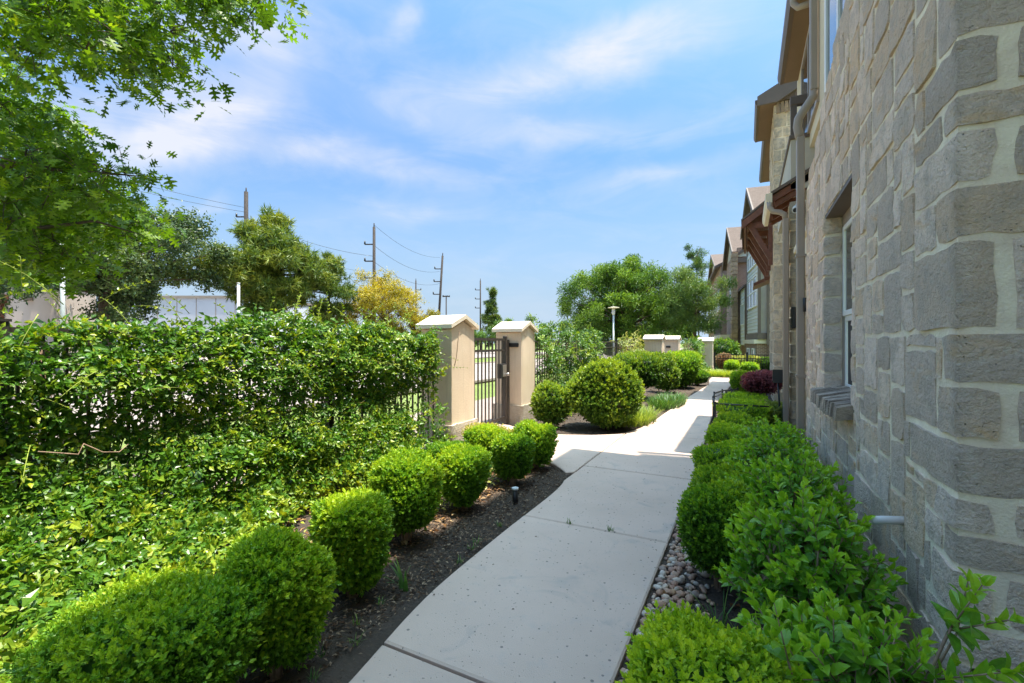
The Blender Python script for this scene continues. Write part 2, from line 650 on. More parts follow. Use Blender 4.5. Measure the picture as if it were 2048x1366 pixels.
def brick_mat():
    m, nt, b = material('brown_brick')
    p = nt.pos()
    s = nt.new('ShaderNodeSeparateXYZ')
    nt.l.new(p, s.inputs[0])
    cb = nt.new('ShaderNodeCombineXYZ')
    nt.put(cb.inputs[0], nt.math('ADD', s.outputs[0], s.outputs[1]))
    nt.put(cb.inputs[1], s.outputs[2])
    br = nt.new('ShaderNodeTexBrick')
    nt.l.new(cb.outputs[0], br.inputs['Vector'])
    br.inputs['Color1'].default_value = (0.17, 0.085, 0.055, 1)
    br.inputs['Color2'].default_value = (0.27, 0.155, 0.105, 1)
    br.inputs['Mortar'].default_value = (0.50, 0.42, 0.34, 1)
    br.inputs['Scale'].default_value = 1.0
    br.inputs['Brick Width'].default_value = 0.22
    br.inputs['Row Height'].default_value = 0.075
    br.inputs['Mortar Size'].default_value = 0.008
    c = nt.mix(nt.math('MULTIPLY', nt.noise(p, 3, 4), 0.35), br.outputs[0], (0.30, 0.20, 0.15))
    nt.put(b.inputs['Base Color'], c)
    b.inputs['Roughness'].default_value = 0.9
    return m


M['brick'] = brick_mat()


def glass_mat(name, tint=(0.03, 0.035, 0.035)):
    m, nt, b = material(name)
    n = nt.noise(nt.pos(), 1.3, 3)
    nt.put(b.inputs['Base Color'], nt.ramp(n, [(0.3, tuple(x * .6 for x in tint)), (0.7, tint)]))
    b.inputs['Roughness'].default_value = 0.03
    b.inputs['IOR'].default_value = 1.9
    b.inputs['Specular IOR Level'].default_value = 0.8
    nt.put(b.inputs['Normal'], nt.bump(nt.noise(nt.pos(), 1.7, 1), 0.02, 0.05))
    return m


M['glass'] = glass_mat('window_glass')
M['screen'] = simple('insect_screen', (0.03, 0.03, 0.033), 0.6, 0.25, 3, 0.2, 300)


def concrete_mat():
    m, nt, b = material('concrete')
    p = nt.pos()
    n1 = nt.noise(p, 1.1, 5, 0.6)
    n2 = nt.noise(p, 7.0, 6, 0.7)
    n3 = nt.noise(p, 160, 3, 0.6)
    r = nt.new('ShaderNodeObjectInfo').outputs['Random']
    c = nt.ramp(n1, [(0.3, (0.54, 0.40, 0.315)), (0.7, (0.64, 0.48, 0.385))])
    hs = nt.new('ShaderNodeHueSaturation')
    nt.put(hs.inputs['Value'], nt.math('MULTIPLY_ADD', r, 0.10, 0.94))
    nt.put(hs.inputs['Color'], c)
    c = hs.outputs[0]
    c = nt.mix(nt.math('MULTIPLY', nt.step(n2, 0.55, 0.75), 0.30), c, (0.40, 0.38, 0.36))
    c = nt.mix(nt.math('MULTIPLY', nt.step(n3, 0.52, 0.72), 0.35), c, (0.42, 0.40, 0.37))
    # open pits: sparse small dark holes of mixed size
    v1 = nt.voronoi(nt.mapping(p, scale=(1, 1, 0.01)), 30.0)
    rr = nt.new('ShaderNodeSeparateColor')
    nt.l.new(v1.outputs['Color'], rr.inputs[0])
    lim = nt.math('MULTIPLY_ADD', nt.math('POWER', rr.outputs[0], 3.5), 0.22, 0.02)
    hole = nt.math('LESS_THAN', v1.outputs['Distance'], lim)
    v2 = nt.voronoi(nt.mapping(p, scale=(1, 1, 0.01)), 75.0)
    hole2 = nt.step(nt.noise(nt.mapping(p, scale=(1, 1, 0.01)), 62.0, 2, 0.5), 0.685, 0.715)
    hh = nt.math('MAXIMUM', hole, nt.math('MULTIPLY', hole2, 0.8))
    c = nt.mix(nt.math('MULTIPLY', hh, 0.72), c, (0.13, 0.12, 0.11))
    # stains
    st = nt.step(nt.noise(p, 2.6, 5, 0.6, 1.2), 0.56, 0.72)
    c = nt.mix(nt.math('MULTIPLY', st, 0.50), c, (0.30, 0.285, 0.27))
    nt.put(b.inputs['Base Color'], c)
    b.inputs['Roughness'].default_value = 0.88
    b.inputs['Specular IOR Level'].default_value = 0.25
    hgt = nt.math('SUBTRACT', nt.math('MULTIPLY', n3, 0.35), hh)
    nt.put(b.inputs['Normal'], nt.bump(hgt, 0.55, 0.006))
    return m


M['concrete'] = concrete_mat()


def soil_mat():
    m, nt, b = material('mulch_soil')
    p = nt.pos()
    n1 = nt.noise(p, 1.6, 5)
    n2 = nt.noise(p, 60, 5, 0.7)
    n3 = nt.noise(nt.mapping(p, scale=(1, 2.5, 1)), 26, 4)
    c = nt.ramp(n1, [(0.3, (0.055, 0.045, 0.038)), (0.62, (0.10, 0.077, 0.060)), (0.8, (0.16, 0.12, 0.09))])
    c = nt.mix(nt.math('MULTIPLY', nt.step(n3, 0.52, 0.72), 0.55), c, (0.14, 0.095, 0.06))
    c = nt.mix(nt.math('MULTIPLY', nt.step(n2, 0.60, 0.76), 0.55), c, (0.22, 0.17, 0.12))
    nt.put(b.inputs['Base Color'], c)
    b.inputs['Roughness'].default_value = 0.95
    b.inputs['Specular IOR Level'].default_value = 0.15
    nt.put(b.inputs['Normal'], nt.bump(nt.math('ADD', n2, nt.math('MULTIPLY', n3, 0.8)), 0.9, 0.02))
    return m


M['soil'] = soil_mat()


def lawn_mat():
    m, nt, b = material('lawn')
    p = nt.pos()
    n = nt.noise(p, 0.7, 5)
    n2 = nt.noise(p, 30, 4)
    c = nt.ramp(n, [(0.3, (0.10, 0.15, 0.025)), (0.7, (0.19, 0.25, 0.05))])
    c = nt.mix(nt.math('MULTIPLY', n2, 0.4), c, (0.24, 0.25, 0.08))
    nt.put(b.inputs['Base Color'], c)
    b.inputs['Roughness'].default_value = 0.95
    nt.put(b.inputs['Normal'], nt.bump(n2, 0.8, 0.05))
    return m


M['lawn'] = lawn_mat()
M['paving'] = simple('pinkish_paving', (0.29, 0.22, 0.18), 0.9, 0.10, 0.8, 0.3, 60)
M['road'] = simple('concrete_road', (0.29, 0.235, 0.20), 0.9, 0.10, 0.5, 0.3, 40)
M['warehouse'] = simple('white_tilt_wall', (0.50, 0.52, 0.56), 0.8, 0.04, 0.4)
M['beige_wall'] = simple('beige_tilt_wall', (0.56, 0.47, 0.40), 0.85, 0.04, 0.4)
M['pebble'] = None

# greens
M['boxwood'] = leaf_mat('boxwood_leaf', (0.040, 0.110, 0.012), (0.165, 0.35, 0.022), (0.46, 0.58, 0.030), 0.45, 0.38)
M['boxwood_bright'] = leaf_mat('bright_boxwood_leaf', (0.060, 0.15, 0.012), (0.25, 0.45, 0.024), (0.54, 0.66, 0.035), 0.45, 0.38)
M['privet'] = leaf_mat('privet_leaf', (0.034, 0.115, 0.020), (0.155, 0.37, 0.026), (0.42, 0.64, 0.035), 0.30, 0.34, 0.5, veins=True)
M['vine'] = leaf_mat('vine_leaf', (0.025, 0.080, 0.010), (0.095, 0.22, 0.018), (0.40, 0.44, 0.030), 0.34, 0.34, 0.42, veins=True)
M['oak'] = leaf_mat('oak_leaf', (0.035, 0.090, 0.008), (0.12, 0.24, 0.012), (0.36, 0.46, 0.020), 0.42, 0.52, 0.35)
M['hedge'] = leaf_mat('hedge_leaf', (0.022, 0.065, 0.010), (0.085, 0.190, 0.020), (0.33, 0.43, 0.035), 0.4, 0.35)
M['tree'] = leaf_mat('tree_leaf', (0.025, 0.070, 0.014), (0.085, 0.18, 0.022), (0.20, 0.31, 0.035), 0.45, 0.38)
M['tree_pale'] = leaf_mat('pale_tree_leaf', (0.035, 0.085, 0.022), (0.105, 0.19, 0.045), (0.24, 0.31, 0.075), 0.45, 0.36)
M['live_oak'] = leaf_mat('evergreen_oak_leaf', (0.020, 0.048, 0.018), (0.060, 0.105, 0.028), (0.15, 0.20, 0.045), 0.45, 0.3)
M['gold'] = leaf_mat('golden_leaf', (0.14, 0.14, 0.015), (0.36, 0.31, 0.022), (0.55, 0.42, 0.03), 0.45, 0.4)
M['pine'] = leaf_mat('pine_needle', (0.025, 0.065, 0.014), (0.10, 0.165, 0.024), (0.30, 0.33, 0.045), 0.5, 0.3)
M['red'] = leaf_mat('plum_leaf', (0.075, 0.020, 0.030), (0.27, 0.085, 0.10), (0.46, 0.20, 0.20), 0.45, 0.3, tmul=(1.5, .8, .8))
M['blade'] = leaf_mat('grass_blade', (0.025, 0.075, 0.020), (0.08, 0.19, 0.04), (0.26, 0.33, 0.06), 0.4, 0.3)
M['blade_lime'] = leaf_mat('lime_blade', (0.08, 0.14, 0.02), (0.22, 0.32, 0.035), (0.42, 0.47, 0.08), 0.4, 0.35)
M['mottled'] = leaf_mat('mottled_leaf', (0.10, 0.16, 0.02), (0.33, 0.37, 0.08), (0.60, 0.54, 0.20), 0.42, 0.35)
M['dry'] = leaf_mat('dry_leaf', (0.12, 0.05, 0.02), (0.30, 0.16, 0.06), (0.50, 0.36, 0.20), 0.8, 0.1, 0.2, (1, 1, 1))

# ================================================================== SETTING: ground, beds, path
def sheet(name, x0, x1, y0, y1, z, mat, nx=1, ny=1, amp=0.0, f=2.0, seed=0, kind='structure'):
    xs = np.linspace(x0, x1, nx + 1); ys = np.linspace(y0, y1, ny + 1)
    X, Y = np.meshgrid(xs, ys)
    Z = np.full_like(X, z)
    if amp:
        r = np.random.default_rng(seed)
        for s in (1, 2.3, 5.1, 9.7):
            a, b, c = r.normal(size=3)
            k = f * s
            Z += amp / s ** .7 * np.sin(k * (a * X + b * Y) + c * 5) * np.cos(k * (b * X - a * Y) + a * 3)
    V = np.stack([X, Y, Z], -1).reshape(-1, 3)
    I = np.arange((nx + 1) * (ny + 1)).reshape(ny + 1, nx + 1)
    F = np.stack([I[:-1, :-1], I[:-1, 1:], I[1:, 1:], I[1:, :-1]], -1).reshape(-1)
    o = link(name, raw_mesh(name, V, F, 4, None, mat, True))
    o['kind'] = kind
    return o


sheet('ground', -900, 900, -700, 1200, -0.16, M['lawn'])
sheet('garden_bed', -4.05, 1.6, -3.0, 24.5, -0.035, M['soil'], 110, 520, 0.012, 2.4, 3)
sheet('pavement', -6.1, -4.25, -30, 60, -0.06, M['paving'])
sheet('road', -17.0, -9.2, -80, 140, -0.08, M['road'])
kerb = MB()
kerb.box(-9.2, -9.05, -80, 140, -0.12, -0.0, 0.02)
kerb.box(-17.15, -17.0, -80, 140, -0.12, -0.0, 0.02)
kerb.build('kerb', M['road'])['kind'] = 'structure'
sheet('car_park', -60, -24, -40, 70, -0.09, M['road'])

# sidewalk: each concrete slab is a piece of its own, with open joints between them
walk = thing('sidewalk', (-1.0, 4.0, 0), 'pitted concrete garden path with joints curving past the stone wall', 'path')
walk['kind'] = 'structure'
del walk['category']
MB().prism([(-1.62, -3.0), (-0.50, -3.0), (-0.52, 6), (-0.62, 11), (-0.5, 18), (-1.2, 20.6), (-1.6, 20.4), (-1.12, 17), (-1.40, 11), (-1.60, 7.2)], 2, -0.14, -0.045).build('slab_base', M['soil'], walk)


def curve_x(tab, y):
    for (y0, x0), (y1, x1) in zip(tab[:-1], tab[1:]):
        if y <= y1:
            t = (y - y0) / (y1 - y0)
            return x0 + (x1 - x0) * t
    return tab[-1][1]


LT = [(-3, -1.36), (-0.5, -1.36), (0.6, -1.39), (1.35, -1.455), (1.75, -1.54), (2.1, -1.59), (3.0, -1.61), (4.0, -1.61), (4.40, -1.64), (4.62, -1.72), (4.8, -1.82), (4.9, -1.90),
      (6.9, -1.78), (7.1, -1.69), (7.6, -1.56), (8.5, -1.48), (10.4, -1.42), (13, -1.32), (16.9, -1.12), (19, -1.25)]
RT = [(-3, -0.49), (6, -0.49), (8, -0.56), (11, -0.60), (15, -0.52), (18, -0.42), (20.0, -0.40)]


_y = np.arange(-3, 19.01, .05)
_x = np.interp(_y, [p[0] for p in LT], [p[1] for p in LT])
_g = np.exp(-(np.arange(-10, 11) * .05 / .16) ** 2 / 2); _g /= _g.sum()
_xs = np.convolve(np.pad(_x, 10, 'edge'), _g, 'valid')
LT = [(float(a), float(b)) for a, b in zip(_y[::2], _xs[::2])]


def slab(outline, top=0.0, c=0.010):
    n = len(outline)
    P = [Vector((x, y, 0)) for x, y in outline]
    ar = sum(P[i].x * P[(i + 1) % n].y - P[(i + 1) % n].x * P[i].y for i in range(n))
    if ar < 0:
        P.reverse()
    ins = []
    for i in range(n):
        a = (P[i] - P[i - 1]).normalized(); b = (P[(i + 1) % n] - P[i]).normalized()
        na = Vector((-a.y, a.x, 0)); nb = Vector((-b.y, b.x, 0))
        m = (na + nb)
        m = m.normalized() * (1 / max(0.5, m.normalized().dot(na))) if m.length > 1e-6 else na
        ins.append(m)
    mb = MB()
    r0 = [(p.x + q.x * c, p.y + q.y * c, top) for p, q in zip(P, ins)]
    r1 = [(p.x, p.y, top - c * 0.8) for p in P]
    r2 = [(p.x, p.y, top - 0.11) for p in P]
    fs = [tuple(range(n))]
    fs += [(i, n + i, n + (i + 1) % n, (i + 1) % n) for i in range(n)]
    fs += [(n + i, 2 * n + i, 2 * n + (i + 1) % n, n + (i + 1) % n) for i in range(n)]
    mb.add(r0 + r1 + r2, fs)
    return mb


JT = [-3.0, -0.1, 1.62, 3.34, 5.0, 7.15, 9.15, 11.1, 12.05, 12.95, 13.85, 14.8, 16.9, 18.4, 20.2]
for a, b in zip(JT[:-1], JT[1:]):
    g = 0.008
    tilt = 0.05 if b < 5.2 else 0.0
    ys = [a + g] + [y for y, _ in LT if a + .05 < y < b - .05] + [b - g]
    if a == 5.0:
        left = [(-1.655, a + g), (-1.655, b - g)]
    elif b == 5.0:
        left = [(curve_x(LT, y), y) for y in ys if y < 4.45] + [(-1.655, 4.78), (-1.655, b - g)]
    else:
        left = [(curve_x(LT, y), y) for y in ys]
    right = [(curve_x(RT, y), y) for y in [a + g] + [y for y, _ in RT if a + .1 < y < b - .1] + [b - g]]
    slab(left + right[::-1], random.uniform(-.002, .002)).build('slab', M['concrete'], walk)
slab([(-1.667, 4.72), (-1.74, 4.66), (-1.86, 4.80), (-2.05, 4.98), (-2.4, 5.14), (-3.0, 5.26), (-4.0, 5.58), (-4.3, 5.6), (-4.3, 6.98), (-3.6, 6.9), (-3.2, 6.66), (-2.6, 6.52), (-2.1, 6.72), (-1.80, 6.95), (-1.667, 7.14)], -0.001).build('slab', M['concrete'], walk)

# ================================================================== NEAR TOWNHOUSE (rough stone below, stucco above)
TA = thing('stone_townhouse', (0.62, 4.0, 0), 'townhouse with a grey rough stone wall at the path edge', 'building')


def rock(path, z0, z1, rng, proud=0.008, amp=0.0038, cell=0.06, back=0.02, joint=0.011):
    """a rock-faced stone: displaced face along a plan path (outside on the right hand side), with sides running back into the mortar"""
    pts = []
    L = len(path)
    for i in range(L - 1):
        a = np.array(path[i], float); b = np.array(path[i + 1], float)
        d = b - a
        ln = np.linalg.norm(d)
        d /= ln
        a2 = a + d * joint if i == 0 else a
        b2 = b - d * joint if i == L - 2 else b
        k = max(1, min(6, int(round(ln / cell))))
        nrm = np.array([d[1], -d[0]])
        for j in range(k + (1 if i == L - 2 else 0)):
            p = a2 + (b2 - a2) * j / k
            n = nrm
            if j == 0 and i > 0:
                n = nrm + pn
            pts.append((p, n, d))
        pn = nrm
    rows = max(2, min(4, int(round((z1 - z0) / cell)) + 1))
    zs = np.linspace(z0 + joint, z1 - joint, rows)
    nc = len(pts)
    pr = proud * rng.uniform(0.7, 1.35)
    tl = rng.normal(0, 0.0022, 2)
    V = []
    for j, z in enumerate(zs):
        for i, (p, n, d) in enumerate(pts):
            edge = i in (0, nc - 1) or j in (0, rows - 1)
            corner = i in (0, nc - 1) and j in (0, rows - 1)
            o = pr * (0.74 if edge else 1.0) + rng.normal(0, amp) * (0.6 if edge else 1.0) + tl[0] * (i / max(1, nc - 1) - .5) * 2 + tl[1] * (j / max(1, rows - 1) - .5) * 2
            o = max(o, 0.002)
            t = 0.0
            zz = z
            if edge:
                t = rng.uniform(-1, 1) * 0.006
                zz = z + rng.uniform(-1, 1) * 0.0065
            if corner:
                t += rng.uniform(0, .011) * (1 if i == 0 else -1)
                zz += rng.uniform(0, .009) * (1 if j == 0 else -1)
            q = p + n * o + d * t
            V.append((q[0], q[1], zz))
    nv = len(V)
    F = []
    S = []
    for j in range(rows - 1):
        for i in range(nc - 1):
            a = j * nc + i
            F.append((a, a + nc, a + nc + 1, a + 1)); S.append(True)
    ring = [i for i in range(nc)] + [j * nc + nc - 1 for j in range(1, rows)] + [(rows - 1) * nc + i for i in range(nc - 2, -1, -1)] + [j * nc for j in range(rows - 2, 0, -1)]
    base = []
    for r in ring:
        i = r % nc
        p, n, d = pts[i]
        v = V[r]
        # straight back to the mortar plane and a little behind it
        off = np.array(v[:2]) - (p + d * 0)
        dist = float(np.dot(off, n) / np.dot(n, n))
        base.append((v[0] - n[0] * (dist + back), v[1] - n[1] * (dist + back), v[2]))
    k = len(V)
    m = len(ring)
    V += [V[r] for r in ring] + base
    for i in range(m):
        F.append((k + i, k + (i + 1) % m, k + m + (i + 1) % m, k + m + i)); S.append(False)
    mb = MB()
    mb.v = V; mb.f = F; mb.s = S
    return mb


rs = np.random.default_rng(5)
XW, YE = 0.62, 2.0
CELL = 0.06
Z_BASE = -0.12
NYC, NZC = 70, 65


def top_z(y):
    return 3.74 if y < 4.6 else 3.74 - (y - 4.6) * 0.36


occ = np.zeros((NYC, NZC), bool)
wy0, wy1, wz0, wz1 = 3.66, 4.80, 0.97, 2.48       # window opening
iy0, iy1 = int(round((wy0 - YE) / CELL)), int(round((wy1 - YE) / CELL))
iz0, iz1 = int(round((wz0 - Z_BASE) / CELL)), int(round((wz1 - Z_BASE) / CELL))
occ[iy0:iy1, iz0:iz1 + 1] = True
wy0, wy1 = YE + iy0 * CELL, YE + iy1 * CELL
wz1 = Z_BASE + (iz1 + 1) * CELL
wz0 = Z_BASE + iz0 * CELL
wallA = None
mort = MB()
# mortar bed behind the stones (with the window opening left free)
mort.box(XW, XW + 0.15, YE, wy0, Z_BASE, 3.70)
mort.box(XW, XW + 0.15, wy1, 6.2, Z_BASE, 3.16)
mort.box(XW, XW + 0.15, wy0, wy1, Z_BASE, wz0 - 0.002)
mort.box(XW, XW + 0.15, wy0, wy1, wz1 + 0.002, 3.66)
mort.box(XW + 0.15, 1.9, YE, YE + 0.15, Z_BASE, 3.70)
wallA = mort.build('stone_wall', M['mortar'], TA)

# quoins at the near corner, courses as they lie in the photograph: (z0, z1, length along the wall, length on the end face)
QU = [(-.12, .18, .36, .12), (.18, .36, .22, .30), (.36, .49, .30, .34), (.49, .66, .24, .085), (.66, .775, .10, .36), (.775, .88, .20, .095), (.88, 1.105, .46, .34), (1.105, 1.235, .16, .105),
      (1.235, 1.46, .12, .36), (1.46, 1.725, .44, .10), (1.725, 1.89, .16, .40), (1.89, 2.095, .42, .10), (2.095, 2.22, .10, .36), (2.22, 2.42, .30, .105), (2.42, 2.72, .18, .36),
      (2.72, 2.92, .42, .11), (2.92, 3.1, .2, .34), (3.1, 3.32, .36, .1), (3.32, 3.5, .2, .3), (3.5, 3.72, .36, .12)]
n_st = 0
for (a, b, la, lb) in QU:
    k0, k1 = int(round((a - Z_BASE) / CELL)), int(round((b - Z_BASE) / CELL))
    ly = max(2, int(round(la / CELL)))
    occ[0:ly, k0:k1] = True
    rock([(XW, YE + ly * CELL), (XW, YE), (XW + lb, YE)], Z_BASE + k0 * CELL, Z_BASE + k1 * CELL, rs, 0.008, 0.0036, joint=0.012).build('stone', M['stone'], wallA)
    n_st += 1
    x = XW + lb + 0.022
    while x < 1.85:
        w = min(rs.uniform(.18, .42), 1.9 - x)
        if 1.9 - x - w < .1:
            w = 1.9 - x
        rock([(x, YE), (x + w, YE)], Z_BASE + k0 * CELL, Z_BASE + k1 * CELL, rs, 0.008, 0.0036).build('stone', M['stone'], wallA)
        n_st += 1
        x += w + 0.02
# jamb stones on the far side of the window, wrapping into the opening
k = iz0
while k < iz1 + 1:
    h = int(rs.integers(3, 6))
    if iz1 + 1 - (k + h) < 2:
        h = iz1 + 1 - k
    ly = int(rs.integers(2, 6))
    occ[iy1:iy1 + ly, k:k + h] = True
    rock([(XW, wy1 + ly * CELL), (XW, wy1), (XW + .125, wy1)], Z_BASE + k * CELL, Z_BASE + (k + h) * CELL, rs, 0.012, 0.004).build('stone', M['stone'], wallA)
    k += h
# random ashlar everywhere else
for k in range(NZC):
    for i in range(NYC):
        if occ[i, k]:
            continue
        run = 0
        while i + run < NYC and not occ[i + run, k] and run < 12:
            run += 1
        w = int(rs.choice([2, 3, 4, 5, 6, 7, 8], p=[.08, .14, .20, .20, .17, .12, .09]))
        if run <= w + 1:
            w = run
        h = int(rs.choice([2, 3, 4, 5], p=[.20, .36, .30, .14]))
        if w >= 6:
            h = max(3, h)
        if w <= 2:
            h = min(h, 3)
        while h > 1 and (k + h > NZC or occ[i:i + w, k:k + h].any()):
            h -= 1
        # do not leave a one-cell slit above
        if k + h + 1 <= NZC - 1 and not occ[i:i + w, k + h].any() and occ[i:i + w, k + h + 1].all():
            h += 1
        occ[i:i + w, k:k + h] = True
        yb, za, zb = YE + i * CELL, Z_BASE + k * CELL, Z_BASE + (k + h) * CELL
        if zb > top_z(yb + w * CELL) + 0.05:
            continue
        rock([(XW, yb + w * CELL), (XW, yb)], za, zb, rs, 0.0075, 0.0036).build('stone', M['stone'], wallA)
        n_st += 1
# ragged stone edge returning at the top and far end of the veneer
for i in range(14):
    y = 4.55 + i * 0.118
    rock([(XW + .15, y + .115), (XW + .15, y)][::-1], top_z(y) - 0.20, top_z(y) + rs.uniform(-.02, .03), rs, 0.012, 0.006).build('stone', M['stone_brown'], wallA)
z = -0.1
while z < 3.0:
    h = rs.uniform(.12, .24)
    rock([(XW + .14, 6.2), (XW + .0, 6.2)], z, z + h, rs, 0.02, 0.008).build('stone', M['stone_brown'], wallA)
    z += h

# window in the stone wall
wf = MB()
xr = XW + 0.12
wf.box(xr, xr + .05, wy0 - .0, wy0 + .02, wz0, wz1)
wf.box(xr, xr + .05, wy1 - .02, wy1, wz0, wz1)
wf.box(xr, xr + .05, wy0 + .02, wy1 - .02, wz1 - .12, wz1)
wf.box(xr, xr + .05, wy0 + .02, wy1 - .02, wz0, wz0 + .05)
win = wf.build('window', M['taupe'], TA)
sa = MB()
zm = 1.63
for (za, zb, xo) in ((zm, wz1 - .12, 0.012), (wz0 + .05, zm, 0.028)):
    y0, y1 = wy0 + .02, wy1 - .02
    x0 = xr - .012 + xo
    sa.box(x0, x0 + .03, y0, y0 + .045, za, zb, .004)
    sa.box(x0, x0 + .03, y1 - .045, y1, za, zb, .004)
    sa.box(x0, x0 + .03, y0 + .045, y1 - .045, zb - .045, zb, .004)
    sa.box(x0, x0 + .03, y0 + .045, y1 - .045, za, za + .045, .004)
sa.build('sash', M['white'], win)
MB().box(xr + .012, xr + .018, wy0 + .06, wy1 - .09, zm + .04, wz1 - .16).build('pane', M['glass'], win)
MB().box(xr + .028, xr + .034, wy0 + .06, wy1 - .09, wz0 + .09, zm - .04).build('pane', M['screen'], win)
MB().box(XW - .0, xr, wy0 - .06, wy1 + .06, wz1 - .03, wz1 + .006).build('lintel', M['trim'], TA)
# rowlock sill of split stones
sl = MB().box(XW - .06, XW + .14, wy0 - .05, wy1 + .05, wz0 - .03, wz0 + .02).build('sill', M['mortar'], TA)
for i in range(17):
    y = wy0 - .06 + i * (wy1 - wy0 + .12) / 17
    w = (wy1 - wy0 + .12) / 17 - .008
    a, b = rs.uniform(-.012, .012, 2)
    zt = wz0 + .045
    mb = MB()
    mb.prism([(XW - .105 + a, wz0 - .075 + b * .6), (XW - .10 + a, wz0 + .020 + b), (XW + .14, zt + .03 + b * .4), (XW + .14, wz0 - .04)], 1, y, y + w)
    mb.v = [(p[0] + rs.normal(0, .003), p[1] + rs.normal(0, .002), p[2] + rs.normal(0, .004)) for p in mb.v]
    mb.build('sill_stone', M['sill'], sl)

# stucco storeys above
ua = MB()
ua.box(0.745, 0.95, 2.03, 6.18, 2.9, 9.0)
ua.box(0.95, 5.0, 2.03, 2.25, 2.9, 9.0)
ua.box(1.35, 1.5, -4.0, 2.03, -.1, 9.0)
ua.box(0.95, 5.0, 6.0, 6.18, -.1, 9.0)
ua.box(1.35, 5.0, -4.0, -3.8, -.1, 9.0)
ua.build('stucco_wall', M['stucco'], TA)
uw = MB()
uw.box(.715, .75, 4.15, 5.62, 3.92, 4.0); uw.box(.715, .75, 4.15, 5.62, 5.92, 6.0)
uw.box(.715, .75, 4.15, 4.23, 4.0, 5.92); uw.box(.715, .75, 5.54, 5.62, 4.0, 5.92); uw.box(.715, .75, 4.85, 4.92, 4.0, 5.92)
w2 = uw.build('window', M['white'], TA)
MB().box(.732, .742, 4.23, 5.54, 4.0, 5.92).build('pane', M['glass'], w2)
rf = MB()
rf.prism([(-.01, 9.0), (5.2, 9.0), (5.2, 12.0), (4.6, 12.0), (-.01, 9.22)], 1, -4.3, 6.08)  # unseen roof, its height and overhang shaped to cast shade on the path
rfo = rf.build('roof', M['shingle'], TA)
MB().box(-.10, -.01, -4.3, 6.08, 9.02, 9.16, .01).build('gutter', M['taupe'], rfo)

ds = MB()
ds.box(.655, .735, 6.20, 6.30, 4.30, 8.9, .012)
ds.tube([(.695, 6.25, 4.34), (.69, 6.25, 4.24), (.58, 6.26, 4.08), (.545, 6.265, 4.02), (.535, 6.265, 3.93), (.55, 6.265, 3.84), (.565, 6.265, 3.78)], .047, 8)
ds.box(.525, .605, 6.215, 6.315, -.04, 3.80, .012)
for z in (1.0, 2.4):
    ds.box(.515, .63, 6.205, 6.325, z, z + .03)
ds.build('downspout', M['taupe'], TA)
MB().tube([(.615, 2.55, .625), (.54, 2.55, .615), (.50, 2.55, .605)], .018, 10).build('drain_pipe', M['pvc'], TA)
MB().tube([(.60, 6.19, 1.76), (.60, 6.19, 1.92)], .018, 8).build('wall_lamp', M['black'], TA)

# ================================================================== MIDDLE TOWNHOUSE (stone piers, balcony, timber awning)
TB = thing('balcony_townhouse', (0.9, 9.0, 0), 'middle townhouse with stone piers, a balcony and brown timber awnings', 'building')
wb = MB()
wb.box(1.15, 1.3, 6.3, 19.0, -.1, 6.2)
wb.box(.84, 1.15, 6.3, 9.9, 4.3, 6.22)
wb.box(1.0, 1.15, 9.9, 12.5, 4.3, 6.0)
wb.box(.96, 1.15, 12.5, 19.0, 4.3, 7.1)
wb.box(.90, 1.15, 15.0, 19.0, -.1, 4.3)
wb.box(1.3, 5.0, 18.85, 19.0, -.1, 7.1)
wb.build('stucco_wall', M['stucco'], TB)


def pier(parent, x0, x1, y0, y1, z0, z1, mat, rng, hmin=.14, hmax=.27, name='stone_pier'):
    """stone-clad block with its -X and -Y faces laid in courses"""
    core = MB().box(x0, x1, y0, y1, z0, z1).build(name, M['mortar'], parent)
    z = z0
    flip = False
    while z < z1 - .06:
        h = min(rng.uniform(hmin, hmax), z1 - z)
        if z1 - z - h < .08:
            h = z1 - z
        # corner stone wraps both faces
        lx = min((x1 - x0), rng.uniform(.10, .16) if flip else rng.uniform(.18, .32))
        ly = min((y1 - y0), rng.uniform(.22, .4) if flip else rng.uniform(.12, .2))
        if x1 - x0 - lx < .07:
            lx = x1 - x0
        rock([(x0, y0 + ly), (x0, y0), (x0 + lx, y0)], z, z + h, rng, 0.018, 0.007, cell=.13).build('stone', mat, core)
        x = x0 + lx
        while x < x1 - .04:
            w = min(rng.uniform(.14, .34), x1 - x)
            if x1 - x - w < .08:
                w = x1 - x
            rock([(x, y0), (x + w, y0)], z, z + h, rng, 0.018, 0.007, cell=.14).build('stone', mat, core)
            x += w
        y = y0 + ly
        while y < y1 - .04:
            w = min(rng.uniform(.28, .6), y1 - y)
            if y1 - y - w < .1:
                w = y1 - y
            rock([(x0, y + w), (x0, y)], z, z + h, rng, 0.018, 0.007, cell=.2).build('stone', mat, core)
            y += w
        z += h
        flip = not flip
    return core


r8 = np.random.default_rng(8)
pier(TB, .60, .80, 8.0, 8.4, -.1, 3.52, M['stone_pale'], r8)
pier(TB, .61, 1.15, 12.5, 14.9, -.1, 7.06, M['stone_pale'], r8, .22, .36, 'stone_bay')
# entry beam between near wall and pier
eb = MB()
eb.box(.66, .78, 6.33, 7.97, 2.46, 2.72, .01)
eb.box(.625, .79, 6.33, 7.97, 2.72, 2.80, .01)
eb.build('entry_beam', M['cream'], TB)
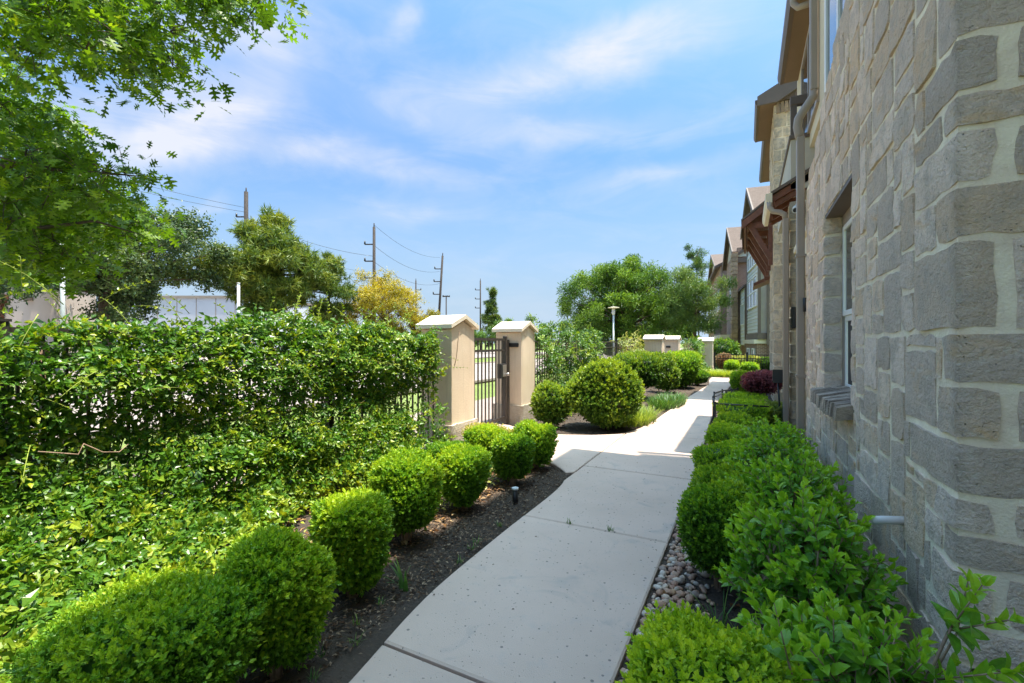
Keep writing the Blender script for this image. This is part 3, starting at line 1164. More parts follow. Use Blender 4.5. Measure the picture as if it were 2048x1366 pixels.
# balcony
bal = MB()
bal.box(.60, .75, 8.03, 11.2, 3.72, 4.46)
bal.box(.75, 1.15, 8.03, 8.15, 3.72, 4.46)
bal.box(.75, 1.15, 8.15, 11.2, 3.72, 3.84)
bo = bal.build('balcony', M['stucco_grey'], TB)
ra = MB()
ra.box(.575, .77, 8.0, 11.2, 4.46, 4.53, .01)
ra.box(.77, 1.15, 8.0, 8.17, 4.46, 4.53, .01)
ra.build('parapet_cap', M['trim'], bo)
rl = MB()
rl.box(.60, .68, 8.04, 8.12, 4.53, 4.984)
rl.box(.592, 1.1, 8.03, 8.13, 4.985, 5.12, .01)
rl.build('railing', M['trim'], bo)
for i in range(5):
    x = .74 + i * .085
    MB().box(x, x + .022, 8.07, 8.092, 4.53, 4.98).build('baluster', M['trim'], bo)
# upper window beside the balcony
w3 = MB()
for (a, b, c, d) in ((7.0, 7.07, 4.5, 5.95), (8.8, 8.87, 4.5, 5.95), (7.07, 8.8, 4.5, 4.57), (7.07, 8.8, 5.88, 5.95), (7.9, 7.96, 4.57, 5.88)):
    w3.box(.805, .845, a, b, c, d)
w3o = w3.build('window', M['taupe'], TB)
MB().box(.822, .838, 7.07, 8.8, 4.57, 5.88).build('pane', M['glass'], w3o)
# roofs: fascia, soffit and shingles per eave
def eave(parent, x_g, x_w, y0, y1, z, rise=2.2, depth=3.2, near_rake=True):
    r = MB()
    r.prism([(x_g + .10, z + .02), (x_w + depth, z + .02), (x_w + depth, z + rise), (x_g + .10, z + .16)], 1, y0 + .03, y1 - .03)
    ro = r.build('roof', M['shingle'], parent)
    MB().box(x_g + .10, x_w, y0 + .03, y1 - .03, z - .015, z + .018).build('soffit', M['soffit'], ro)
    g = MB()
    g.prism([(x_g, z + .13), (x_g + .005, z + .06), (x_g + .04, z - .01), (x_g + .098, z - .01), (x_g + .098, z + .13)], 1, y0, y1)
    g.build('gutter', M['gutter'], ro)
    m = MB()
    m.prism([(x_g + .05, z - .02), (x_w, z - .02), (x_w + depth, z + rise - .14), (x_w + depth, z + rise + .04), (x_g + .05, z + .20)], 1, y0 - .03, y0 + .028)
    m.build('rake_board', M['trim'], ro)
    return ro


eave(TB, .516, .84, 6.4, 9.75, 6.18, 1.6)
eave(TB, .19, .66, 12.4, 14.65, 7.10, 1.9)
eave(TB, .407, .88, 14.68, 18.5, 7.12, 1.9)
# soldier course of brown ledge stone under the eave
for i in range(7):
    x = .64 + i * .085
    MB().box(x, x + .07, 12.46, 12.52, 6.84 + .01 * (i % 2), 7.10).build('ledge_stone', M['stone_brown'], TB)
# entry awning with gutter, pipe and lamp
aw = MB()
aw.prism([(.36, 3.56), (.36, 3.66), (1.13, 4.10), (1.13, 3.98)], 1, 8.03, 9.5)
ao = aw.build('entry_awning', M['timber'], TB)
MB().prism([(.34, 3.665), (.34, 3.71), (1.13, 4.16), (1.13, 4.105)], 1, 7.98, 9.55).build('awning_roof', M['trim'], ao)
for i in range(4):
    y = 8.08 + i * .42
    MB().prism([(.40, 3.50), (.40, 3.575), (1.12, 3.975), (1.12, 3.88)], 1, y, y + .07).build('rafter', M['timber'], ao)
g2 = MB()
g2.prism([(.265, 3.68), (.27, 3.60), (.30, 3.54), (.355, 3.54), (.355, 3.68)], 1, 7.96, 9.56)
g2.build('gutter', M['cream'], ao)
dp = MB()
dp.tube([(.32, 8.0, 3.56), (.325, 7.98, 3.47), (.36, 7.96, 3.40), (.46, 7.95, 3.37), (.51, 7.94, 3.33), (.53, 7.94, 3.24)], .04, 8)
dp.box(.49, .57, 7.895, 7.985, -.04, 3.26, .012)
dp.build('downspout', M['taupe'], TB)
MB().tube([(.56, 7.2, 6.17), (.57, 7.2, 5.98), (.62, 7.18, 5.90), (.79, 7.1, 5.86)], .042, 8).build('gutter_elbow', M['taupe'], TB)
MB().box(.60, .66, 7.93, 7.975, 1.62, 1.94, .01).build('wall_lamp', M['black'], TB)
# big timber pergola awning on the bay
pg = MB()
pg.prism([(-.07, 4.39), (-.07, 4.47), (.59, 4.98), (.59, 4.87)], 1, 12.92, 16.9)
po = pg.build('timber_awning', M['timber'], TB)
MB().prism([(-.11, 4.473), (-.11, 4.52), (.59, 5.06), (.59, 4.986)], 1, 12.84, 16.95).build('awning_roof', M['trim'], po)
MB().prism([(-.095, 4.28), (-.095, 4.465), (.59, 4.98), (.59, 4.80)], 1, 12.85, 12.915).build('rake_board', M['timber'], po)
for i in range(10):
    x = -.053 + i * .064
    zz = 4.345 + (x + .07) * .74
    MB().box(x, x + .052, 12.93, 16.9, zz - .012, zz + .012).build('plank', M['timber'], po)
for i, y in enumerate((13.0, 14.05, 15.1, 16.15)):
    br = MB()
    br.box(.03, .59, y, y + .12, 4.30, 4.44)
    br.box(.50, .59, y, y + .12, 3.35, 4.30)
    br.prism([(.07, 4.30), (.21, 4.30), (.50, 3.71), (.50, 3.48)], 1, y + .01, y + .11)
    br.build('bracket', M['timber'], po)
# small second bracket roof further on
MB().prism([(.22, 3.3), (.22, 3.4), (.88, 3.7), (.88, 3.58)], 1, 17.2, 18.6).build('small_awning', M['timber'], TB)

# ================================================================== FAR TERRACE (slightly turned away)
A7 = math.radians(6.9)
OX, OY = 0.62, 28.4


def far(s, t, z):
    return (OX + s * math.cos(A7) - t * math.sin(A7), OY + s * math.sin(A7) + t * math.cos(A7), z)


def window_far(parent, s, t0, t1, z0, z1, nv=1, nh=1, face='s', fm='white', depth=.08):
    """window on the path side (face 's', normal -s) or on the near side (face 't', normal -t; then t0,t1 are s values and s the t of the wall)"""
    fr_ = MB(); g = MB()
    w = .07

    def bx(a0, a1, b0, b1, c0, c1, m):
        if face == 's':
            m.box(a0, a1, b0, b1, c0, c1, tf=far)
        else:
            m.box(b0, b1, a0, a1, c0, c1, tf=far)
    bx(s - depth, s, t0, t0 + w, z0, z1, fr_); bx(s - depth, s, t1 - w, t1, z0, z1, fr_)
    bx(s - depth, s, t0 + w, t1 - w, z0, z0 + w, fr_); bx(s - depth, s, t0 + w, t1 - w, z1 - w, z1, fr_)
    for i in range(1, nv):
        c = t0 + (t1 - t0) * i / nv
        bx(s - depth + .004, s, c - .05, c + .05, z0 + w, z1 - w, fr_)
    for i in range(1, nh):
        c = z0 + (z1 - z0) * i / nh
        bx(s - depth + .008, s, t0 + w, t1 - w, c - .035, c + .035, fr_)
    o = fr_.build('window', M[fm], parent)
    bx(s - depth * .5, s - .01, t0 + w, t1 - w, z0 + w, z1 - w, g)
    g.build('pane', M['glass'], o)
    return o


def gable(parent, s0, s1, t0, t1, z_e, z_r, over=.35, wallmat='siding'):
    """gable roof with its ridge running away from the path (along s)"""
    tm = (t0 + t1) / 2
    sl = (z_r - z_e) / (tm - t0)
    r = MB()
    lo = z_e - over * sl
    r.prism([(t0 - over, lo), (tm, z_r), (t1 + over, lo), (t1 + over, lo + .16), (tm, z_r + .18), (t0 - over, lo + .16)], 0, s0 - .30, s1, tf=far)
    ro = r.build('roof', M['shingle'], parent)
    b = MB()
    b.prism([(t0 - over - .02, lo - .16), (tm, z_r - .16), (t1 + over + .02, lo - .16), (t1 + over + .02, lo + .17), (tm, z_r + .19), (t0 - over - .02, lo + .17)], 0, s0 - .38, s0 - .302, tf=far)
    b.build('rake_board', M['trim'], ro)
    MB().prism([(t0, z_e), (t1, z_e), (tm, z_r - .02)], 0, s0, s0 + .2, tf=far).build('gable_panel', M[wallmat], parent)
    return ro


TC = thing('siding_townhouse', far(1, 2, 0), 'far townhouse with pale siding bay over brown brick and a steep gable', 'building')
wc = MB()
wc.box(.5, 7, 0, 5.0, -1.2, 8.6, tf=far)
wc.box(-.05, .5, .3, 5.0, -1.2, 1.35, tf=far)
wc.build('brick_wall', M['brick'], TC)
MB().box(.05, .5, .25, 4.9, 1.95, 8.6, tf=far).build('siding_core', M['stucco_grey'], TC)
z = 2.0
while z < 6.9:
    if not (3.5 < z + .1 < 5.35) and not (5.85 < z + .1 < 6.8):
        MB().prism([(.05, z), (.02, z + .01), (.045, z + .19), (.05, z + .19)], 1, .30, 4.85, tf=far).build('siding_board', M['siding'], TC)
        MB().prism([(.25, z), (.22, z + .01), (.245, z + .19), (.25, z + .19)], 0, .55, 1.5, tf=far).build('siding_board', M['siding'], TC)
    z += .2
window_far(TC, .05, .7, 4.4, 3.5, 5.3, 3, 2)
window_far(TC, .05, .7, 4.4, 5.9, 6.75, 4, 1)
tr = MB()
tr.box(-.02, .12, .10, .27, 1.7, 8.6, tf=far)
tr.box(-.03, .5, .08, 4.95, 1.62, 1.95, tf=far)
tr.box(.0, .2, 4.82, 4.98, 1.95, 8.6, tf=far)
tr.box(.40, .52, -.06, .08, 1.3, 8.5, tf=far)
tr.box(.40, 1.1, -.08, -.02, 4.6, 4.85, tf=far)
tr.build('corner_board', M['trim'], TC)
MB().box(.55, .95, -.05, -.004, 1.45, 7.0, tf=far).build('white_panel', M['siding'], TC)
window_far(TC, -.05, .9, 1.8, -.4, 1.1, 1, 2)
window_far(TC, -.05, 2.9, 3.8, -.4, 1.1, 1, 2)
MB().box(-.2, .5, .2, 5.0, 1.37, 1.6, tf=far).build('cream_band', M['cream'], TC)
gable(TC, .05, 7, 0, 4.9, 8.65, 10.55)

TD = thing('brick_townhouse', far(2, 12, 0), 'far brown brick townhouse with balcony railing and gable beyond the siding bay', 'building')
wd = MB()
wd.box(.0, 8, 10, 18.5, -1.5, 8.6, tf=far)
wd.build('brick_wall', M['brick'], TD)
pil = MB().box(-.35, .0, 9.7, 10.6, -1.5, 8.2, tf=far).build('pilaster', M['stone_brown'], TD)
r9 = np.random.default_rng(9)
z = -1.4
while z < 8.0:
    h = r9.uniform(.25, .42)
    a = r9.uniform(.0, .06); b = r9.uniform(0, .05)
    MB().box(-.37 - a, -.02, 9.66 - b, 10.62 + b, z, z + h - .04, tf=far).build('ledge_stone', M['stone_brown'], pil)
    z += h
MB().box(.2, 1.6, 6.9, 9.9, 1.25, 5.3, tf=far).build('siding_bay', M['siding'], TD)
z = 1.3
while z < 5.2:
    if not 2.6 < z < 4.1:
        MB().prism([(.2, z), (.165, z + .01), (.195, z + .23), (.2, z + .23)], 1, 6.95, 9.7, tf=far).build('siding_board', M['siding'], TD)
    z += .25
window_far(TD, .2, 7.4, 9.3, 2.7, 4.2, 3, 1)
MB().box(.12, .3, 6.78, 6.95, 1.1, 5.35, tf=far).build('corner_board', M['trim'], TD)
MB().prism([(.0, 5.2), (.0, 5.35), (1.7, 6.4), (1.7, 6.2)], 1, 6.7, 10.0, tf=far).build('bay_roof', M['shingle'], TD)
window_far(TD, .0, 11.3, 12.6, 4.7, 6.9, 2, 2)
window_far(TD, .0, 13.6, 14.9, 4.7, 6.9, 2, 2)
bd = MB()
bd.box(-1.1, .0, 11.0, 18.2, 1.75, 2.05, tf=far)
bdo = bd.build('balcony', M['cream'], TD)
rl = MB()
rl.box(-1.1, -1.02, 11.0, 18.2, 3.0, 3.1, tf=far); rl.box(-1.1, -1.02, 11.0, 18.2, 2.1, 2.17, tf=far)
rl.build('railing', M['trim'], bdo)
for i in range(36):
    t = 11.05 + i * .2
    MB().box(-1.085, -1.035, t, t + .05, 2.17, 3.0, tf=far).build('baluster', M['trim'], bdo)
for t in (11.0, 13.3, 15.6, 17.9):
    MB().box(-1.05, -.75, t, t + .3, -1.5, 1.75, tf=far).build('post', M['stone_brown'], TD)
MB().box(-.6, 0, 11.0, 18, 1.3, 1.7, tf=far).build('cream_band', M['cream'], TD)
gable(TD, .0, 8, 10.4, 18.4, 8.4, 11.0, wallmat='stucco_grey')
# little cross gable turned to the camera
MB().prism([(-.1, 7.9), (3.4, 7.9), (3.4, 9.6), (2.6, 9.6)], 1, 9.93, 9.99, tf=far).build('gable_panel', M['siding'], TD)
MB().prism([(-.35, 7.75), (-.35, 7.95), (2.6, 9.9), (3.4, 9.9), (3.4, 9.6), (2.5, 9.6)], 1, 9.78, 9.92, tf=far).build('rake_board', M['trim'], TD)
MB().box(-.35, 3.4, 9.8, 9.92, 7.45, 7.74, tf=far).build('rake_board', M['trim'], TD)

TE = thing('last_townhouse', far(2, 28, 0), 'farthest brick townhouse of the terrace, half hidden by the pale green tree', 'building')
MB().box(-.4, 8, 20, 40, -1.5, 9.0, tf=far).build('brick_wall', M['brick'], TE)
for t in (21.5, 25.5, 29.5, 34):
    window_far(TE, -.4, t, t + 1.6, 4.6, 6.8, 2, 2)
    window_far(TE, -.4, t, t + 1.6, .2, 2.2, 2, 1)
MB().box(-1.0, -.4, 20, 40, 2.7, 3.1, tf=far).build('cream_band', M['cream'], TE)
gable(TE, -.4, 8, 22, 36, 8.9, 11.4, wallmat='stucco_grey')
MB().prism([(-.9, 8.6), (-.9, 8.85), (4, 11.2), (4, 10.9)], 1, 19.8, 40, tf=far).build('side_roof', M['shingle'], TE)

# ================================================================== SECURITY CAMERA, FLOODLIGHT
sc_ = thing('security_camera', (.69, 7.9, 3.42), 'white security camera on the pale stone pier under the brown awning', 'camera')
MB().box(.655, .72, 7.90, 7.98, 3.40, 3.47, .01).build('bracket', M['white'], sc_)
MB().tube([(.66, 7.95, 3.41), (.64, 7.80, 3.34)], .045, 10).build('body', M['white'], sc_)
MB().tube([(.64, 7.805, 3.343), (.638, 7.79, 3.336)], .032, 10).build('lens', M['plastic'], sc_)
fl = thing('floodlight', (.40, 8.0, .86), 'black floodlight box beside the downspout and the plum bush', 'light')
MB().prism([(7.93, .80), (7.93, 1.0), (8.05, .97), (8.05, .86)], 0, .36, .49).build('housing', M['plastic'], fl)
MB().tube([(.43, 8.0, .86), (.45, 8.0, .45), (.46, 8.0, -.03)], .014, 6).build('stake', M['plastic'], fl)

# ================================================================== FENCE AND GATE
def fence(name, x, y0, y1, z0, z1, label, step=.105, pw=.016, group=None, mat='brown_iron', posts=True, skip=None):
    f = thing(name, (x, y0, z0), label, 'fence', group)
    for zz, h in ((z1 - .035, .035), (z1 - .20, .03), (z0 + .10, .03)):
        MB().box(x - .016, x + .016, y0, y1, zz, zz + h).build('rail', M[mat], f)
    bar = MB().box(x - pw / 2, x + pw / 2, y0 - pw / 2, y0 + pw / 2, z0 + .02, z1 - .002)
    first = bar.build('picket', M[mat], f)
    n = int((y1 - y0) / step)
    for i in range(1, n + 1):
        c = first.copy()
        c.location = (0, i * step, 0)
        COL.objects.link(c)
        c.parent = f
    if posts:
        y = y0 + .03
        while y < y1 + .01:
            p = MB()
            p.box(x - .032, x + .032, y - .032, y + .032, -.1, z1 + .03, .004)
            p.box(x - .038, x + .038, y - .038, y + .038, z1 + .03, z1 + .045)
            p.build('post', M[mat], f)
            y += 2.26
    return f


fence('iron_fence', -3.70, -3.6, 4.93, 0.03, 1.49, 'dark iron picket fence grown over by the big glossy vine')
fence('iron_fence', -3.70, 7.70, 17.2, 0.0, 1.45, 'dark iron picket fence between the gate pillar and the far pillars, partly bare', step=.12)

GT = thing('gate', (-3.70, 6.3, 0), 'dark iron picket gate with lock box between two stucco pillars', 'gate')
for zz, h in ((1.44, .04), (1.26, .035), (.10, .04)):
    MB().box(-3.715, -3.685, 5.58, 6.90, zz, zz + h).build('rail', M['brown_iron'], GT)
for i in range(12):
    y = 5.585 + i * .112
    MB().box(-3.709, -3.691, y, y + .018, .06, 1.475).build('picket', M['brown_iron'], GT)
MB().box(-3.73, -3.67, 6.90, 6.965, .02, 1.52, .004).build('latch_post', M['brown_iron'], GT)
MB().box(-3.735, -3.665, 6.972, 7.035, .0, 1.46, .004).build('hinge_post', M['brown_iron'], GT)
MB().box(-3.74, -3.66, 6.72, 6.90, .80, 1.05, .008).build('lock_box', M['black'], GT)
MB().box(-3.655, -3.648, 6.76, 6.89, .83, 1.03, .002).build('lock_plate', M['steel'], GT)
kn = MB(); kn.tube([(-3.648, 6.86, .87), (-3.61, 6.86, .87)], .012, 8); kn.tube([(-3.612, 6.86, .87), (-3.585, 6.86, .87)], .03, 10)
kn.build('knob', M['steel'], GT)


def pillar(px, py, label, sx=.50, sy=.56, z=0.0, h=1.62, ridge=.115, group='stucco gate pillars with gabled caps'):
    p = thing('gate_pillar', (px, py, z), label, 'pillar', group)
    x0, x1, y0, y1 = px - sx / 2, px + sx / 2, py - sy / 2, py + sy / 2
    b = MB()
    b.prism([(y0, z + .30), (y1, z + .30), (y1, z + h - .04), (py, z + h + ridge - .04), (y0, z + h - .04)], 0, x0, x1)
    b.build('shaft', M['pillar'], p)
    rr = np.random.default_rng(int(abs(px * 100 + py * 37)))
    # rough plinth, chipped towards the top
    rock([(x0 - .012, y1 + .012), (x0 - .012, y0 - .012), (x1 + .012, y0 - .012), (x1 + .012, y1 + .012), (x0 - .012, y1 + .012)], z - .08, z + .32, rr, .016, .009, cell=.09, back=.03, joint=.0).build('plinth', M['plinth'], p)
    c = MB()
    o = .065
    t = .055
    sl = ridge / (sy / 2)
    ye0, ye1 = y0 - o, y1 + o
    ze = z + h - o * sl
    zr = z + h + ridge
    c.prism([(ye0, ze), (py, zr), (ye1, ze), (ye1, ze + t), (py, zr + t), (ye0, ze + t)], 0, x0 - .05, x1 + .045)
    c.build('cap', M['cap'], p)
    return p


pillar(-3.70, 5.25, 'near stucco gate pillar with a vine tendril hanging on its sunlit face')
p2 = pillar(-3.70, 7.34, 'stucco gate pillar carrying the gate hinge bracket, next to the small round bush')
MB().box(-3.72, -3.50, 7.035, 7.055, 1.33, 1.40, .004).build('hinge_bracket', M['black'], p2)
pillar(-3.05, 17.6, 'nearer pillar of the distant pair behind the clipped hedges', .62, .62, -.06, 1.60)
p4 = pillar(-2.80, 20.2, 'farther pillar of the distant pair, with a small dark plate', .62, .62, -.06, 1.60)
MB().box(-2.98, -2.80, 19.86, 19.89, 1.2, 1.28, .004).build('plate', M['black'], p4)
pillar(-1.75, 24.3, 'farthest stucco pillar at the end of the path beside the low iron fence', .62, .5, -.06, 1.56)

f3 = thing('iron_fence', (-1.2, 25.0, -.1), 'low black iron fence across the far garden in front of the brick townhouse', 'fence')
for zz in (.80, .62, -.02):
    MB().box(-1.4, 1.4, 24.985, 25.015, zz, zz + .035).build('rail', M['black'], f3)
pk = MB().box(-1.4, -1.38, 24.99, 25.01, -.1, .84).build('picket', M['black'], f3)
for i in range(1, 24):
    c = pk.copy(); c.location = (i * .12, 0, 0); COL.objects.link(c); c.parent = f3
for x in (-1.42, .05, 1.4):
    MB().box(x - .05, x + .05, 24.95, 25.05, -.2, .95).build('post', M['black'], f3)

# low border fence beside the path
bf = thing('border_fence', (-.47, 8.6, 0), 'low black wire border fence curving along the path edge', 'fence')
line = [(.30, 7.72), (-.43, 7.72), (-.50, 8.5), (-.53, 9.3), (-.42, 9.9), (-.15, 10.35)]
MB().tube([(x, y, .46) for x, y in line], .013, 6).build('top_rail', M['black'], bf)
MB().tube([(x, y, .06) for x, y in line], .010, 6).build('bottom_rail', M['black'], bf)
MB().tube([(x, y, .39) for x, y in line[1:]], .007, 6).build('wire', M['black'], bf)
for (x, y) in line[1:]:
    MB().box(x - .014, x + .014, y - .014, y + .014, -.08, .49).build('post', M['black'], bf)
for i in range(1, 5):
    for j in range(7):
        (xa, ya), (xb, yb) = line[i], line[i + 1]
        t = (j + .5) / 7
        x, y = xa + (xb - xa) * t, ya + (yb - ya) * t
        MB().box(x - .004, x + .004, y - .004, y + .004, .05, .46).build('wire', M['black'], bf)

# ================================================================== SMALL THINGS ON THE GROUND
pl_ = thing('path_light', (-1.83, 3.62, 0), 'short black cylinder path light standing in the mulch by the path curve', 'light')
MB().tube([(-1.83, 3.62, -.05), (-1.83, 3.62, .095)], .026, 12).build('body', M['plastic'], pl_)
MB().tube([(-1.83, 3.62, .095), (-1.83, 3.62, .112)], .031, 12).build('top', M['pale_metal'], pl_)
mk = MB()
mk.prism([(-2.95, 1.93), (-2.80, 1.90), (-2.72, 2.0), (-2.78, 2.10), (-2.93, 2.09)], 2, -.02, .035)
o = mk.build('broken_stone', M['white'])
tag(o, 'flat white broken stone slab lying at the vine edge in the mulch', 'stone')

# ================================================================== CLIPPED SHRUBS
def sprig(tiers=3, w=.62, spread=1.0, rng=None, ups=.62):
    """a shoot tip: opposite small leaves around a short axis (+Z)"""
    parts = []
    lf = leaf_kite(w, .10)
    for t in range(tiers):
        zz = t * .52
        for s in range(2):
            yaw = s * PI + t * PI / 2 + rng.uniform(-.35, .35)
            pitch = ups + rng.uniform(-.3, .3) + .22 * t
            parts.append(place(lf, (0, 0, zz), yaw, pitch, rng.uniform(-.3, .3), spread * rng.uniform(.8, 1.15), -.06 + t * .09 + rng.uniform(-.07, .07)))
    parts.append(place(lf, (0, 0, tiers * .5), rng.uniform(0, 6), 1.25, 0, .7, .22))
    return merge_templates(parts)


SPR = [sprig(3, .62, 1, np.random.default_rng(s)) for s in range(4)]


def shrub(name, x, y, rx, ry, h, label, cat='shrub', group=None, mat='boxwood', n=1500, leaf=.02, z0=0.0, box=3.2, tone=.44, tone_top=.45, low=.055, loose=0, stems=True, seed=None, taper=.34, lump=.12, bare=0.0):
    """clipped shrub: shoot tips over an uneven rounded body, thinning and darkening into it, on a few stems"""
    rng = np.random.default_rng(seed if seed is not None else int(abs(x * 977 + y * 331)) + 3)
    t = thing(name, (x, y, z0), label, cat, group)
    d = unit(rng.normal(size=(n, 3)))
    # superellipsoid radius in each direction
    e = box
    rad = (np.abs(d[:, 0]) ** e + np.abs(d[:, 1]) ** e + np.abs(d[:, 2]) ** e) ** (-1 / e)
    ks = np.random.default_rng(rng.integers(1e6))
    lum = lumps(d, ks, 8, lump, 2.6)
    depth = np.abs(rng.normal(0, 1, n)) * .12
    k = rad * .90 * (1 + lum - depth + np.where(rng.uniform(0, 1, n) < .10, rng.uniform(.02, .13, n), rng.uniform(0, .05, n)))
    hz_ = (h - low) / 2
    cz = z0 + low + hz_
    P = np.stack([d[:, 0] * k * rx, d[:, 1] * k * ry, d[:, 2] * k * hz_], 1)
    tz = np.clip((P[:, 2] + hz_) / (2 * hz_), 0, 1)
    nar = 1 - taper * (1 - tz) ** 1.6
    P[:, 0] *= nar; P[:, 1] *= nar
    nrm = unit(np.stack([d[:, 0] / rx, d[:, 1] / ry, d[:, 2] / hz_], 1) * np.array([rx, ry, hz_]).mean())
    ax = unit(nrm * .75 + np.array([0, 0, .5]) + rng.normal(0, .45, (n, 3)))
    pos = P + np.array([x, y, cz])
    tn = tone + tone_top * (tz - .5) - depth * 1.3 + rng.normal(0, .10, n) + .10 * np.sin(pos[:, 0] * 9 + pos[:, 1] * 7)  # tops lighter: new growth, plus a sunlit look put into the tone
    sz = leaf * rng.uniform(.75, 1.25, n)
    if bare:
        keep = rng.uniform(0, 1, n) > bare * (1 - tz)
        pos, ax, sz, tn, n = pos[keep], ax[keep], sz[keep], tn[keep], int(keep.sum())
    fr = frames(ax, rng)
    V, F, T = [], [], []
    m = len(SPR)
    off = 0
    pick = rng.integers(0, m, n)
    for q in range(m):
        s = pick == q
        tv, tf, tt = SPR[q]
        kk = len(tv)
        N = int(s.sum())
        vv = np.einsum('nij,kj->nki', fr[s], tv) * sz[s].reshape(N, 1, 1) + (pos[s] - np.array([x, y, z0]))[:, None, :]
        V.append(vv.reshape(-1, 3)); F.append((tf[None] + (np.arange(N) * kk)[:, None, None]).reshape(-1) + off)
        T.append((tn[s].reshape(N, 1) + tt.reshape(1, kk)).reshape(-1))
        off += N * kk
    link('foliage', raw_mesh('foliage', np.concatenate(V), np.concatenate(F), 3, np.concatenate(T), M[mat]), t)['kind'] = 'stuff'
    # dense dark inside
    g = MB()
    U, W = 14, 9
    vs = []
    for j in range(W + 1):
        ph = -PI / 2 + PI * j / W
        for i in range(U):
            th = 2 * PI * i / U
            dd = np.array([math.cos(ph) * math.cos(th), math.cos(ph) * math.sin(th), math.sin(ph)])
            r = (abs(dd[0]) ** e + abs(dd[1]) ** e + abs(dd[2]) ** e) ** (-1 / e) * .72 * (1 + .06 * math.sin(5 * th + 3 * ph))
            zz = dd[2] * r * hz_
            na = 1 - taper * (1 - max(0, min(1, (zz + hz_) / (2 * hz_)))) ** 1.6
            vs.append((x + dd[0] * r * rx * na, y + dd[1] * r * ry * na, cz + zz))
    fs = [(j * U + i, j * U + (i + 1) % U, (j + 1) * U + (i + 1) % U, (j + 1) * U + i) for j in range(W) for i in range(U)]
    g.add(vs, fs, True)
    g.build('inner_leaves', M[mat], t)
    if stems:
        s = MB()
        for i in range(7):
            a = rng.uniform(0, 6.28); r = rng.uniform(.2, .55)
            s.tube([(x + math.cos(a) * .025, y + math.sin(a) * .025, z0 - .05), (x + math.cos(a) * rx * r * .35, y + math.sin(a) * ry * r * .35, z0 + low * .8 + .02), (x + math.cos(a) * rx * r, y + math.sin(a) * ry * r, z0 + low + hz_ * .5)], [.012, .010, .006], 5)
        s.build('stem', M['twig'], t)
    if loose:
        fl = leaf_fold(.62, .06, .05)
        dd = unit(rng.normal(size=(loose * 4, 3)))
        to = unit(CAM - np.array([x, y, cz]))
        dd = dd[(dd @ to > .15) & (dd[:, 2] > -.3)][:loose]
        rad = .9 * (np.abs(dd[:, 0]) ** e + np.abs(dd[:, 1]) ** e + np.abs(dd[:, 2]) ** e) ** (-1 / e) * (1 + lumps(dd, np.random.default_rng(1), 8, .03, 2.6) + .03)
        pp = dd * rad[:, None] * np.array([rx, ry, hz_]) + np.array([x, y, cz])
        axx = unit(dd + np.array([0, 0, .5]) + rng.normal(0, .5, dd.shape))
        f0 = frames(axx, rng)
        loose_leaves(fl, pp, np.stack([f0[:, :, 0], f0[:, :, 2], -f0[:, :, 1]], 2), leaf * 1.05 * rng.uniform(.8, 1.25, len(pp)), np.clip(tone + .12 + rng.normal(0, .15, len(pp)), 0, .99), M[mat], t, loose)
    return t


BG = 'clipped boxwood balls in the mulch along the left path edge'
shrub('boxwood', -1.86, .86, .35, .34, .53, 'largest boxwood mound, nearest the camera with a sunlit yellow rim', 'shrub', BG, n=8200, leaf=.0195, low=.02, box=2.3, loose=200)
shrub('boxwood', -1.80, 1.27, .20, .20, .56, 'boxwood ball merged behind the largest near mound', 'shrub', BG, 'boxwood', n=5000, leaf=.0225, box=2.5, tone=.50, loose=200)
shrub('boxwood', -1.985, 1.88, .195, .19, .53, 'boxwood ball third along the bed, with a tuft of weeds at its foot', 'shrub', BG, n=4300, leaf=.0245, box=3.0, tone=.48, loose=150)
shrub('boxwood', -2.17, 2.56, .255, .24, .59, 'domed boxwood with its left side in the sun, fourth along the bed', 'shrub', BG, n=5600, leaf=.024, box=2.5, tone=.48)
shrub('boxwood', -2.15, 3.29, .19, .19, .46, 'square-topped boxwood in front of the dull olive one', 'shrub', BG, n=3300, leaf=.025, box=4.4)
shrub('boxwood', -2.62, 3.72, .24, .22, .42, 'dull olive boxwood at the foot of the near gate pillar', 'shrub', BG, n=3600, leaf=.020, tone=.26, box=2.8, tone_top=.16)
shrub('boxwood', -2.10, 4.10, .185, .18, .47, 'boxwood with bare stems showing, in front of the low mottled plants', 'shrub', BG, n=3000, leaf=.025, tone=.36, box=4.0)
shrub('boxwood', -2.62, 4.45, .25, .24, .45, 'low boxwood with a bright yellow top near the pillar plinth', 'shrub', BG, n=4200, leaf=.021, box=2.8, tone=.5)
shrub('boxwood', -2.13, 4.74, .20, .19, .475, 'boxwood at the corner where the path turns to the gate', 'shrub', BG, n=3300, leaf=.025, box=4.4)

HG = 'clipped bushes beyond the gate path'
shrub('round_bush', -2.08, 7.42, .60, .55, 1.10, 'big round bright green bush beyond the gate path', 'bush', HG, 'hedge', n=4800, leaf=.044, low=.05, box=2.2, tone=.60, tone_top=.5, taper=.22, lump=.13)
shrub('round_bush', -2.95, 7.15, .33, .30, .70, 'small round bush against the plinth of the gate hinge pillar', 'bush', HG, 'hedge', n=1600, leaf=.040, box=2.3, tone=.60, taper=.25, lump=.13)
shrub('round_bush', -2.45, 11.9, .82, .75, 1.10, 'flat-topped hedge bush behind the big round bush, stems bare below', 'bush', HG, 'hedge', n=4200, leaf=.045, low=.34, box=4, tone=.42, tone_top=.6, taper=.45)
shrub('round_bush', -1.85, 15.4, .62, .7, 1.08, 'dark clipped hedge bush nearest the distant pillars', 'bush', HG, 'boxwood', n=3600, leaf=.045, box=4, tone=.34, tone_top=.7)
shrub('round_bush', -2.05, 13.7, .40, .4, .80, 'loose pale bush between the two clipped hedge bushes', 'bush', HG, 'hedge', n=1300, leaf=.045, box=2.4, tone=.62, lump=.2)
